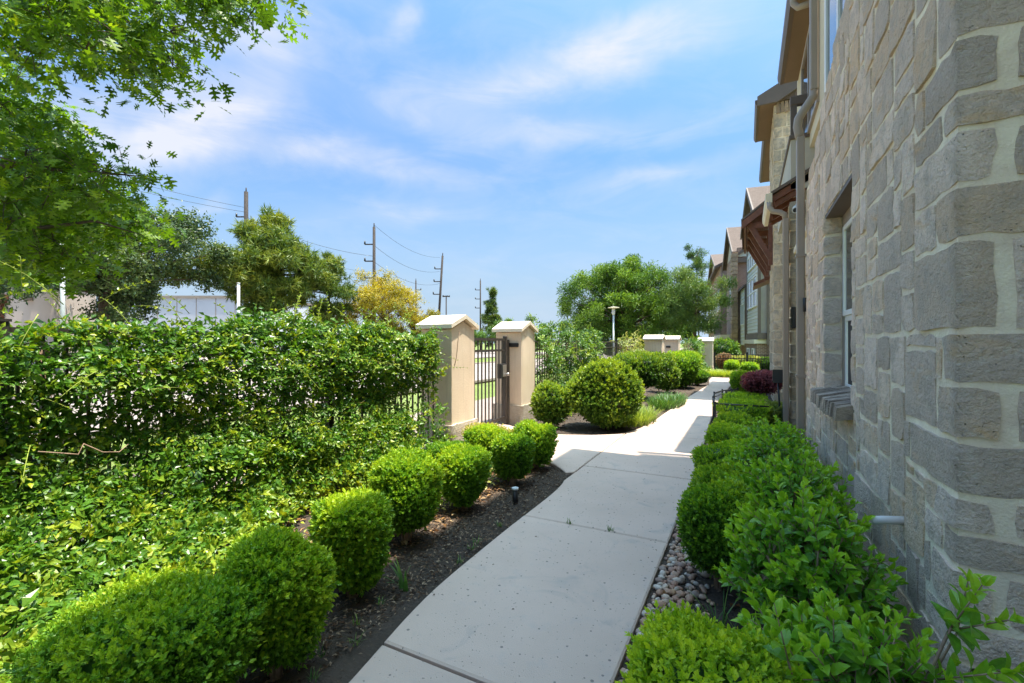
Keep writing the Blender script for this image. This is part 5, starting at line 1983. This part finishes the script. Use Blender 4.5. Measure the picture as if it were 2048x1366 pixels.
OAKPTS = "-5.19,1.62,4.42;-5.37,1.54,4.47;-4.30,2.28,4.44;-4.60,1.50,4.06;-3.91,2.15,4.25;-5.07,2.35,4.16;-4.15,2.46,4.66;-3.98,1.93,3.82;-5.57,2.21,4.99;-5.19,2.28,3.98;-4.95,2.04,4.30;-4.64,1.77,4.27;-3.53,1.96,4.12;-4.60,2.13,4.38;-5.67,2.25,4.75;-4.93,1.47,3.93;-4.32,2.01,4.21;-5.16,1.39,4.29;-5.10,1.76,4.41;-6.54,1.66,4.24;-3.57,2.30,4.40;-5.16,1.71,4.38;-6.43,1.81,4.67;-4.40,1.52,4.14;-4.43,1.58,3.95;-4.64,1.41,4.11;-4.88,1.42,3.64;-5.31,1.34,3.90;-4.61,1.94,3.76;-4.54,1.43,3.78;-5.62,2.12,4.76;-5.32,1.33,4.12;-6.09,1.85,4.76;-6.36,1.80,5.03;-5.67,1.96,4.21;-5.04,2.12,4.11;-4.44,2.85,5.05;-3.97,1.91,4.23;-4.89,2.29,4.26;-4.40,2.73,5.02;-5.14,1.55,3.80;-4.11,1.63,3.67;-5.78,1.45,4.01;-6.07,1.71,4.51;-5.29,2.21,4.99;-4.18,2.36,4.59;-5.19,1.75,4.38;-3.34,2.16,4.14;-5.35,2.21,4.51;-4.76,2.55,4.97;-6.06,1.82,4.65;-5.49,1.61,4.48;-5.84,2.03,4.43;-4.10,2.06,4.43;-5.05,2.16,4.33;-4.44,1.79,4.29;-4.71,2.18,4.02;-5.38,2.07,4.77;-4.49,1.60,3.64;-8.42,2.15,4.57;-6.81,1.85,2.24;-6.66,1.81,2.79;-7.25,1.94,3.08;-7.91,2.06,3.03;-7.56,2.12,3.86;-7.87,2.45,3.85;-5.50,1.59,3.04;-7.86,2.14,3.35;-8.83,2.36,5.01;-6.43,1.65,3.58;-8.59,2.42,4.28;-7.85,2.11,2.66;-5.99,1.71,2.95;-7.70,2.24,2.40;-7.67,2.91,3.22;-6.57,2.44,2.77;-8.67,2.19,4.59;-7.70,2.19,3.74;-5.42,1.67,3.04;-8.33,2.23,2.57;-7.07,1.98,3.14;-8.30,2.44,3.20;-7.43,2.18,2.36;-8.22,2.46,2.65;-6.78,2.46,2.86;-5.89,2.00,2.86;-8.12,2.23,4.74;-7.73,2.35,2.42;-5.43,1.68,2.68;-7.97,2.33,3.00;-6.78,1.95,2.60;-5.99,2.14,2.35;-8.43,2.41,4.28;-5.93,1.56,2.41;-8.82,2.26,4.53;-8.53,2.56,3.85;-8.38,2.26,4.33;-7.56,2.21,3.25;-8.54,2.54,4.23;-8.65,2.40,2.31;-8.11,2.04,2.37;-6.13,1.59,3.61;-6.88,2.25,3.21;-8.01,2.44,2.88;-6.40,1.71,3.68;-8.34,2.54,3.05;-8.79,2.40,4.17;-7.97,2.18,2.59;-8.19,2.03,4.01;-6.46,1.98,3.25;-8.25,2.03,2.71;-8.31,2.43,3.46;-6.84,2.42,3.12;-5.70,1.81,2.35;-6.72,1.67,3.82;-7.24,2.30,3.90;-7.82,2.11,3.86;-7.12,2.13,3.23;-5.98,1.82,2.25;-8.70,2.17,2.68;-8.34,2.13,2.29;-5.86,1.91,2.25;-7.35,2.39,4.05;-5.46,1.59,3.02;-7.72,2.60,2.57;-5.98,1.52,3.06;-6.17,1.95,2.18;-7.57,1.83,3.83;-6.89,2.47,2.96;-7.28,2.42,3.32;-6.18,1.56,3.11;-6.76,1.75,2.54;-7.25,2.17,3.95;-5.89,1.54,2.64;-6.40,2.02,3.63;-6.89,2.25,2.94;-5.67,1.97,2.88;-6.19,1.99,3.50;-6.42,1.90,3.59;-6.50,1.80,3.15;-6.35,1.94,2.76;-5.96,1.78,2.30;-4.01,2.32,4.31;-4.16,2.25,4.29;-4.37,2.14,3.77;-5.06,1.78,2.86;-4.92,1.85,2.73;-3.81,2.50,5.68;-6.11,1.92,6.77;-6.54,-0.79,6.17;-5.99,1.08,5.65;-8.82,0.00,5.19;-8.23,0.01,7.08;-7.82,-0.25,6.40;-5.42,0.69,3.24;-7.14,3.09,7.03;-3.55,0.57,5.29;-3.64,-0.39,5.19;-6.02,-0.25,4.55;-5.52,2.58,6.53;-6.75,-0.17,6.13;-5.87,0.44,3.75;-7.61,0.87,5.07;-3.90,0.47,5.56;-7.73,0.99,3.39;-6.38,-0.63,5.57;-5.72,0.75,5.43;-3.47,0.13,5.48;-5.74,0.06,5.57;-5.75,-1.39,6.37;-6.10,2.10,6.35;-6.21,1.32,3.55;-6.10,-1.66,4.43;-6.91,1.83,5.97;-4.61,-0.64,5.99;-3.64,-0.09,6.34;-8.03,-1.05,6.58;-8.61,0.41,4.17;-4.70,0.05,6.78;-4.22,2.27,5.66;-5.80,0.46,6.71;-7.33,1.40,3.22;-6.85,-0.44,3.86;-6.77,1.76,7.45;-5.56,1.23,6.36;-4.65,-1.37,5.23;-6.12,-0.50,6.54;-8.51,1.06,5.51;-6.77,0.59,3.97;-3.75,2.45,4.25;-5.37,2.08,2.99;-5.22,2.15,3.00;-5.53,1.99,3.03;-5.98,2.55,2.75;-6.14,2.46,2.83;-6.29,2.39,2.94;-6.07,2.50,2.61;-6.13,2.69,2.75;-6.20,2.21,2.96"
OT = thing('oak_tree', (-6.4, .9, 0), 'large oak beyond the fence whose lobed leaves hang into the upper left', 'tree')
A = np.array([[float(c) for c in p.split(',')] for p in OAKPTS.split(';')])
rng = np.random.default_rng(101)
tk = MB()
tk.tube([(-6.5, .8, -.2), (-6.48, .82, .9), (-6.42, .9, 2.2), (-6.35, .9, 3.4), (-6.3, 1.0, 5.0), (-6.2, .9, 7.0)], [.24, .20, .18, .15, .11, .04], 10)
tk.build('trunk', M['bark'], OT)
lb = MB()
ends = [(-4.4, 1.3, 4.2), (-3.8, 2.0, 4.5), (-5.0, 2.2, 3.0), (-5.3, 2.3, 2.5), (-4.8, .2, 4.6), (-7.8, 2.2, 5.2), (-8.2, -.4, 5.0), (-6.6, -1.5, 5.2), (-6.0, 3.2, 5.6), (-5.0, 1.4, 2.9)]
lim = []
for e in ends:
    e = np.array(e)
    b = np.array([-6.4, .9, min(4.6, max(2.0, e[2] - .7))])
    pts = [b + (e - b) * f + np.array([0, 0, .35 * math.sin(f * PI) - .1 * f]) + rng.normal(0, .05, 3) * (f > 0) for f in np.linspace(0, 1, 7)]
    lb.tube(pts, list(np.linspace(.045, .004, 7)), 7)
    lim += pts[1:]
lim = np.array(lim)
for a in A:
    for q in range(5):
        e = a + unit(rng.normal(size=3) + np.array([.3, .2, -.3])) * rng.uniform(.14, .30)
        lb.tube([a, (a + e) / 2 + np.array([0, 0, .02]), e], [.004, .003, .0015], 4)
    j = int(np.argmin(np.linalg.norm(lim - a, axis=1) + (lim[:, 2] > a[2] + .5) * .3))
    m = (lim[j] + a) / 2 + np.array([0, 0, .08])
    if np.linalg.norm(lim[j] - a) < .5:
        lb.tube([lim[j], m, a], [.007, .004, .002], 4)
lb.build('limb', M['bark'], OT)
pos, fx, sz, tn = [], [], [], []
for a in A:
    k = int(rng.integers(42, 66))
    d = unit(np.array([rng.normal(.5, .5), rng.normal(.1, .6), rng.normal(-.15, .4)]))
    for i in range(k):
        p = a + np.clip(rng.normal(0, 1, 3), -1.5, 1.5) * np.array([.20, .20, .15])
        yv = unit(d * .6 + rng.normal(0, .55, 3) + np.array([0, 0, -.35]))
        nv = np.array([.15, -.35, 1.0]) + rng.normal(0, .5, 3)
        nv = unit(nv - yv * np.dot(nv, yv)); xv = np.cross(yv, nv)
        pos.append(p); fx.append(np.stack([xv, yv, nv], 1)); sz.append(rng.uniform(.085, .150)); tn.append(.38 + rng.normal(0, .18))
loose_leaves(lobed_leaf(), np.array(pos), np.array(fx), np.array(sz), np.clip(np.array(tn), .02, .98), M['oak'], OT, 300)

# ================================================================== TREES BEYOND THE FENCE
def tuft(rng, k=16, L=1.0, w=.05):
    V, F = [], []
    for i in range(k):
        d = unit(rng.normal(size=3) + np.array([0, 0, .55]))
        s = unit(np.cross(d, rng.normal(size=3))) * w
        n0 = len(V)
        V += [d * .05 - s, d * .05 + s, d * L * rng.uniform(.75, 1.1)]
        F.append((n0, n0 + 1, n0 + 2))
    return np.array(V), np.array(F), np.tile([-.1, -.1, .12], k)


def leaf_clump(rng, k=9, w=.5):
    parts = []
    for i in range(k):
        parts.append(place(leaf_kite(w, .08), rng.normal(0, .55, 3), rng.uniform(0, 6.28), rng.uniform(-.6, 1.1), rng.uniform(-.7, .7), rng.uniform(.7, 1.2), rng.uniform(-.15, .15)))
    return merge_templates(parts)


CLUMP = leaf_clump(np.random.default_rng(5), 9)
CLUMP_N = leaf_clump(np.random.default_rng(6), 10, .26)
TUFT = tuft(np.random.default_rng(7), 13, 1.0, .075)


def tree(name, x, y, label, H, crown, mat='tree', cat='tree', n=3200, leaf=.13, seed=1, nb=26, trunk=.16, tmpl=None, cl=.28, group=None, z0=-.16, shape=None, tone=.42, pts=None, fork=.30, up=0.0):
    """trunk, limbs to the middle of each leaf cluster, and clusters of leaves spread unevenly through an envelope
    crown = (rx, ry, z_low, z_high)"""
    rng = np.random.default_rng(seed)
    t = thing(name, (x, y, z0), label, cat, group)
    rx, ry, zl, zh = crown
    C = []
    if pts is not None:
        C = [np.array([x + a, y + b, c]) for a, b, c in pts]
    else:
        while len(C) < nb:
            d = unit(rng.normal(size=3)) * rng.uniform(0, 1) ** .38
            f = (d[2] + 1) / 2
            k = shape(f) if shape else 1.0
            C.append(np.array([x + d[0] * rx * k, y + d[1] * ry * k, zl + (zh - zl) * f]))
    C = np.array(C)
    tb = MB()
    fz = z0 + (zl - z0) + (zh - zl) * fork
    tb.tube([(x, y, z0 - .1), (x + rng.normal(0, .05), y, (z0 + fz) / 2), (x + rng.normal(0, .1), y, fz), (x + rng.normal(0, .15), y, zl + (zh - zl) * .8)], [trunk, trunk * .8, trunk * .6, trunk * .2], 8)
    tb.build('trunk', M['bark'], t)
    br = MB()
    for c in C:
        b = np.array([x, y, min(fz * .55 + c[2] * .35, c[2])])
        b[2] = max(b[2], z0 + (fz - z0) * .6)
        br.tube([b, (b + c) / 2 + np.array([0, 0, .12 * rx * .3]), c], [trunk * .34, trunk * .2, trunk * .06], 5)
    br.build('limb', M['bark'], t)
    rr = cl * min(rx, (zh - zl) / 2)
    w = rng.uniform(.6, 1.5, len(C)); w /= w.sum()
    ci = rng.choice(len(C), n, p=w)
    rad = rr * rng.uniform(.7, 1.35, len(C))
    d = unit(rng.normal(size=(n, 3))) * (rng.uniform(0, 1, n) ** .45)[:, None]
    P = C[ci] + d * rad[ci][:, None] * np.array([1.15, 1.15, .85])
    P[:, 2] = np.maximum(P[:, 2], z0 + .1)
    ax = unit(d + rng.normal(0, .5, (n, 3)) + np.array([0, 0, .35 + up]))
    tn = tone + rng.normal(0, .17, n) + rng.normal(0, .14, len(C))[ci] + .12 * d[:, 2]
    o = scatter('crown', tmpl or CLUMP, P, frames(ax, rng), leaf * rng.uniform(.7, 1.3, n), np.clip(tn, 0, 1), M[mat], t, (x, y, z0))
    return t


def cone(f):
    return max(.08, 1.0 - .85 * f)


tree('evergreen_oak', -34.6, 13.2, 'wide dark evergreen oak in front of the white warehouse', 10, (6.5, 6.5, 2.6, 10.0), 'live_oak', n=8500, leaf=.21, seed=11, nb=80, trunk=.34, cl=.26, tone=.45)
tree('broad_tree', -30.5, 5.0, 'broadleaf tree half hidden behind the near oak leaves', 9, (5.0, 4.6, 1.6, 9.2), 'live_oak', n=3800, leaf=.2, seed=12, nb=36, trunk=.26, tone=.5)
def pinecone(f):
    return .62 + .5 * f if f < .35 else max(.15, 1.12 * (1 - ((f - .30) / .80) ** 1.7))


tree('pine_tree', -32.4, 22.4, 'tall broad pine beside the tallest pole', 11.5, (4.4, 4.4, 3.0, 11.2), 'pine', n=4400, leaf=.50, seed=13, nb=130, trunk=.22, tmpl=TUFT, cl=.16, shape=pinecone, fork=.6, tone=.58)
tree('pine_tree', -30.6, 26.4, 'smaller open pine between the tall pine and the golden tree', 9, (2.3, 2.3, 2.6, 8.9), 'pine', n=1300, leaf=.42, seed=14, nb=50, trunk=.15, tmpl=TUFT, cl=.24, shape=pinecone, fork=.6, tone=.5)
tree('golden_tree', -28.6, 30.6, 'golden yellow tree behind the second pole', 7.5, (3.1, 3.1, 1.4, 7.6), 'gold', n=3000, leaf=.15, seed=15, nb=34, trunk=.14, tone=.52)
tree('golden_tree', -27.6, 33.4, 'lower yellow-green tree right of the golden one', 5, (2.6, 2.6, .8, 4.9), 'gold', n=2000, leaf=.15, seed=16, nb=26, trunk=.12, tone=.22)
tree('golden_tree', -30.2, 28.6, 'lower olive yellow bush tree below the smaller pine', 5, (2.2, 2.2, .8, 4.4), 'gold', n=1300, leaf=.15, seed=36, nb=20, trunk=.12, tone=.15)
tree('small_tree', -27.0, 37.0, 'dark green small tree peeking over the near pillar cap', 5, (1.9, 1.9, 1.0, 5.0), 'tree', n=1300, leaf=.14, seed=17, nb=20, trunk=.1)
tree('conifer', -37.4, 65.6, 'slim dark conifer standing between the far pole and the pillars', 11, (2.2, 2.2, .8, 10.8), 'pine', n=1500, leaf=.5, seed=18, nb=44, trunk=.18, tmpl=TUFT, cl=.22, shape=cone, fork=.7, tone=.35)
TG = 'low trees along the horizon beyond the gate'
for i, (x, y, h, r, l) in enumerate([(-30.5, 57, 5.0, 2.6, 'low horizon tree right of the slim conifer'), (-27.5, 60, 4.9, 3.0, 'low rounded horizon tree seen over the gate hinge pillar'), (-36.5, 58, 4.4, 2.6, 'low horizon tree seen through the gap between the pillars'), (-23.0, 63, 4.8, 2.8, 'low horizon tree left of the big street tree'), (-33.5, 50, 3.4, 2.2, 'lowest horizon tree just above the gate bars'), (-18.5, 62, 4.4, 2.4, 'low horizon tree behind the edge of the big street tree')]):
    tree('horizon_tree', x, y, l, h, (r, r, .5, h), 'tree', n=1000, leaf=.2, seed=50 + i, nb=18, trunk=.12, group=TG, tone=.5)
tree('street_tree', -7.9, 34.2, 'big airy green tree behind the white lamp post', 8.5, (5.1, 4.6, 1.3, 8.0), 'tree', n=7500, leaf=.22, seed=19, nb=170, trunk=.2, tmpl=CLUMP_N, cl=.17, tone=.55, up=.5, shape=lambda f: 1.05 if f < .55 else max(.3, 1.05 - 1.35 * (f - .55)), fork=.15)
tree('street_tree', -3.05, 32.2, 'paler tree with thin upper twigs before the brick townhouse', 8.5, (2.5, 2.5, 2.2, 6.6), 'tree_pale', n=3600, leaf=.15, seed=20, nb=40, trunk=.14, tmpl=CLUMP_N, cl=.27, tone=.5, pts=None, fork=.2)
tree('street_tree', -2.85, 32.6, 'thin twiggy top shoots rising above the paler tree', 9, (1.1, 1.1, 5.6, 8.4), 'tree_pale', n=420, leaf=.13, seed=21, nb=13, trunk=.05, tmpl=CLUMP_N, cl=.22, tone=.3, fork=.5)
tree('low_tree', -12.0, 40, 'low dark tree under the left side of the big street tree', 4, (3, 3, .3, 4.2), 'tree', n=1500, leaf=.16, seed=22, nb=22, trunk=.12, tone=.35)
tree('low_tree', -6.0, 42, 'low dark tree behind the lamp post', 4, (3.5, 3, .3, 4.4), 'tree', n=1500, leaf=.18, seed=23, nb=22, trunk=.12, tone=.3)

# ================================================================== POLES, WIRES, LAMPS
PG = 'tarred wooden power poles along the road beyond the fence'


def power_pole(x, y, h, label, lean=0.0, r=.17, side=-1, arms=3, first=1.6):
    p = thing('power_pole', (x, y, 0), label, 'power pole', PG)
    ax = Vector((lean, 0, 1)).normalized()
    MB().tube([Vector((x, y, -.2)), Vector((x, y, 0)) + ax * h], [r, r * .72], 8).build('shaft', M['pole'], p)
    MB().tube([Vector((x, y, 0)) + ax * (h - .1), Vector((x, y, 0)) + ax * (h + .35)], .05, 6).build('pin', M['pole'], p)
    cr = Vector((.889, .457, 0))
    for i in range(arms):
        c = Vector((x, y, 0)) + ax * (h - first - i * 1.55)
        e = c + cr * (.85 * side)
        m = MB()
        m.tube([c, e], .06, 6)
        m.build('arm', M['pole'], p)
        MB().tube([e, e + Vector((0, 0, .32))], [.085, .06], 8).build('insulator', M['plastic'], p)
    return p


power_pole(-39.1, 24.9, 14.7, 'tallest power pole, half hidden by the tall pine', r=.23, first=2.2)
power_pole(-30.5, 31.5, 12.1, 'upright power pole in front of the golden tree')
power_pole(-33.9, 45.6, 12.1, 'leaning power pole behind the near pillar cap', lean=.075)
power_pole(-50.3, 61.8, 12.1, 'thin distant power pole left of the leaning pole', r=.15, side=1)
power_pole(-40.5, 66.9, 12.1, 'thin distant power pole between the two pillars', r=.15)


def wire(a, b, sag, label, r=.02):
    a, b = Vector(a), Vector(b)
    pts = [a + (b - a) * f - Vector((0, 0, sag * 4 * f * (1 - f))) for f in np.linspace(0, 1, 14)]
    o = MB().tube(pts, r, 4).build('power_line', M['plastic'], None, tuple(a))
    tag(o, label, 'wire', 'power lines strung along the poles')


wire((-39.1, 24.9, 12.5), (-30.5, 31.5, 9.4), .55, 'upper wire sagging from the tallest pole to the upright pole')
wire((-39.1, 24.9, 11.0), (-30.5, 31.5, 7.9), .6, 'lower wire from the tallest pole behind the tall pine', .014)
wire((-30.5, 31.5, 12.3), (-33.4, 45.6, 11.9), .8, 'topmost thin wire right of the upright pole', .014)
wire((-30.5, 31.5, 10.4), (-33.4, 45.6, 10.2), .9, 'middle wire between the upright and the leaning pole', .016)
wire((-30.5, 31.5, 8.9), (-33.4, 45.6, 8.7), .9, 'lowest wire between the upright and the leaning pole', .016)
wire((-39.1, 24.9, 13.3), (-41.0, 5.0, 14.2), .5, 'upper wire running from the tallest pole to the near oak', .016)
wire((-39.1, 24.9, 12.9), (-41.0, 5.0, 13.4), .5, 'second wire running from the tallest pole to the near oak', .016)

lp = thing('lamp_post', (-6.22, 23.8, 0), 'slim pale lamp post with a flat disc hood in front of the big tree', 'lamp post')
MB().tube([(-6.22, 23.8, -.2), (-6.22, 23.8, 2.9)], .045, 10).build('post', M['pale_metal'], lp)
MB().tube([(-6.22, 23.8, 2.9), (-6.22, 23.8, 2.95), (-6.22, 23.8, 3.25)], [.06, .085, .085], 12).build('lamp_head', M['pale_metal'], lp)
MB().tube([(-6.22, 23.8, 3.25), (-6.22, 23.8, 3.275), (-6.22, 23.8, 3.31)], [.30, .30, .08], 20).build('hood', M['cream'], lp)
lt = thing('area_light', (-41.0, 57.6, 0), 'slim twin-headed car park light left of the leaning pole', 'light pole')
MB().tube([(-41, 57.6, 0), (-41, 57.6, 8.6)], .09, 8).build('post', M['pole'], lt)
for s in (-1, 1):
    MB().tube([(-41, 57.6, 8.6), (-41 + .50 * s, 57.6 + .26 * s, 8.6)], [.10, .15], 6).build('lamp_head', M['plastic'], lt)
for (x, y, h, l) in ((-29.7, 18.4, 5.3, 'pale metal pole standing before the tall pine'), (-26.7, 8.75, 6.6, 'pale metal pole among the near oak leaves')):
    q = thing('metal_pole', (x, y, 0), l, 'pole')
    MB().tube([(x, y, -.2), (x, y, h)], .09, 8).build('post', M['pale_metal'], q)
    MB().tube([(x, y, h), (x, y, h + .06)], .11, 8).build('post_cap', M['pale_metal'], q)

# ================================================================== WAREHOUSES FAR LEFT
wh = thing('warehouse', (-60, 28, 0), 'long white warehouse wall behind the pines', 'building')
ang = math.atan2(32.5 - 24.5, -41.8 + 57.3)


def wt_(s, t, z):
    return (-58.0 + s * math.cos(ang) - t * math.sin(ang), 24.2 + s * math.sin(ang) + t * math.cos(ang), z)


MB().box(-1, 15, 0, 20, -.2, 6.15, tf=wt_).build('wall', M['warehouse'], wh)
MB().box(-1.1, 15.1, -.12, 20.1, 6.15, 6.4, tf=wt_).build('parapet', M['taupe'], wh)
for i in range(7):
    MB().box(1 + i * 2.05, 1.06 + i * 2.05, -.03, 0, 0, 6.14, tf=wt_).build('panel_joint', M['taupe'], wh)
b2 = thing('beige_building', (-47, 10, 0), 'beige flat-roofed building at the left edge behind the near oak', 'building')


def bt_(s, t, z):
    return (-46.5 + s * .889 - t * .457, 9.9 + s * .457 + t * .889, z)


MB().box(-14, 6.6, 0, 3, -.2, 5.3, tf=bt_).build('wall', M['beige_wall'], b2)
MB().box(-14.1, 6.7, -.12, 3.1, 5.3, 5.5, tf=bt_).build('parapet', M['taupe'], b2)
sc2 = MB()
sc2.prism([(2.75, 4.6), (3.6, 4.6), (3.6, 4.25), (3.32, 3.95), (3.02, 3.95), (2.75, 4.25)], 1, -.35, -.02, tf=bt_)
sc2.box(3.05, 3.30, -.25, -.02, .0, 3.95, tf=bt_)
sc2.build('downspout', M['timber'], b2)
MB().box(4.75, 5.2, -.16, -.01, 4.2, 4.42, tf=bt_).build('wall_light', M['trim'], b2)
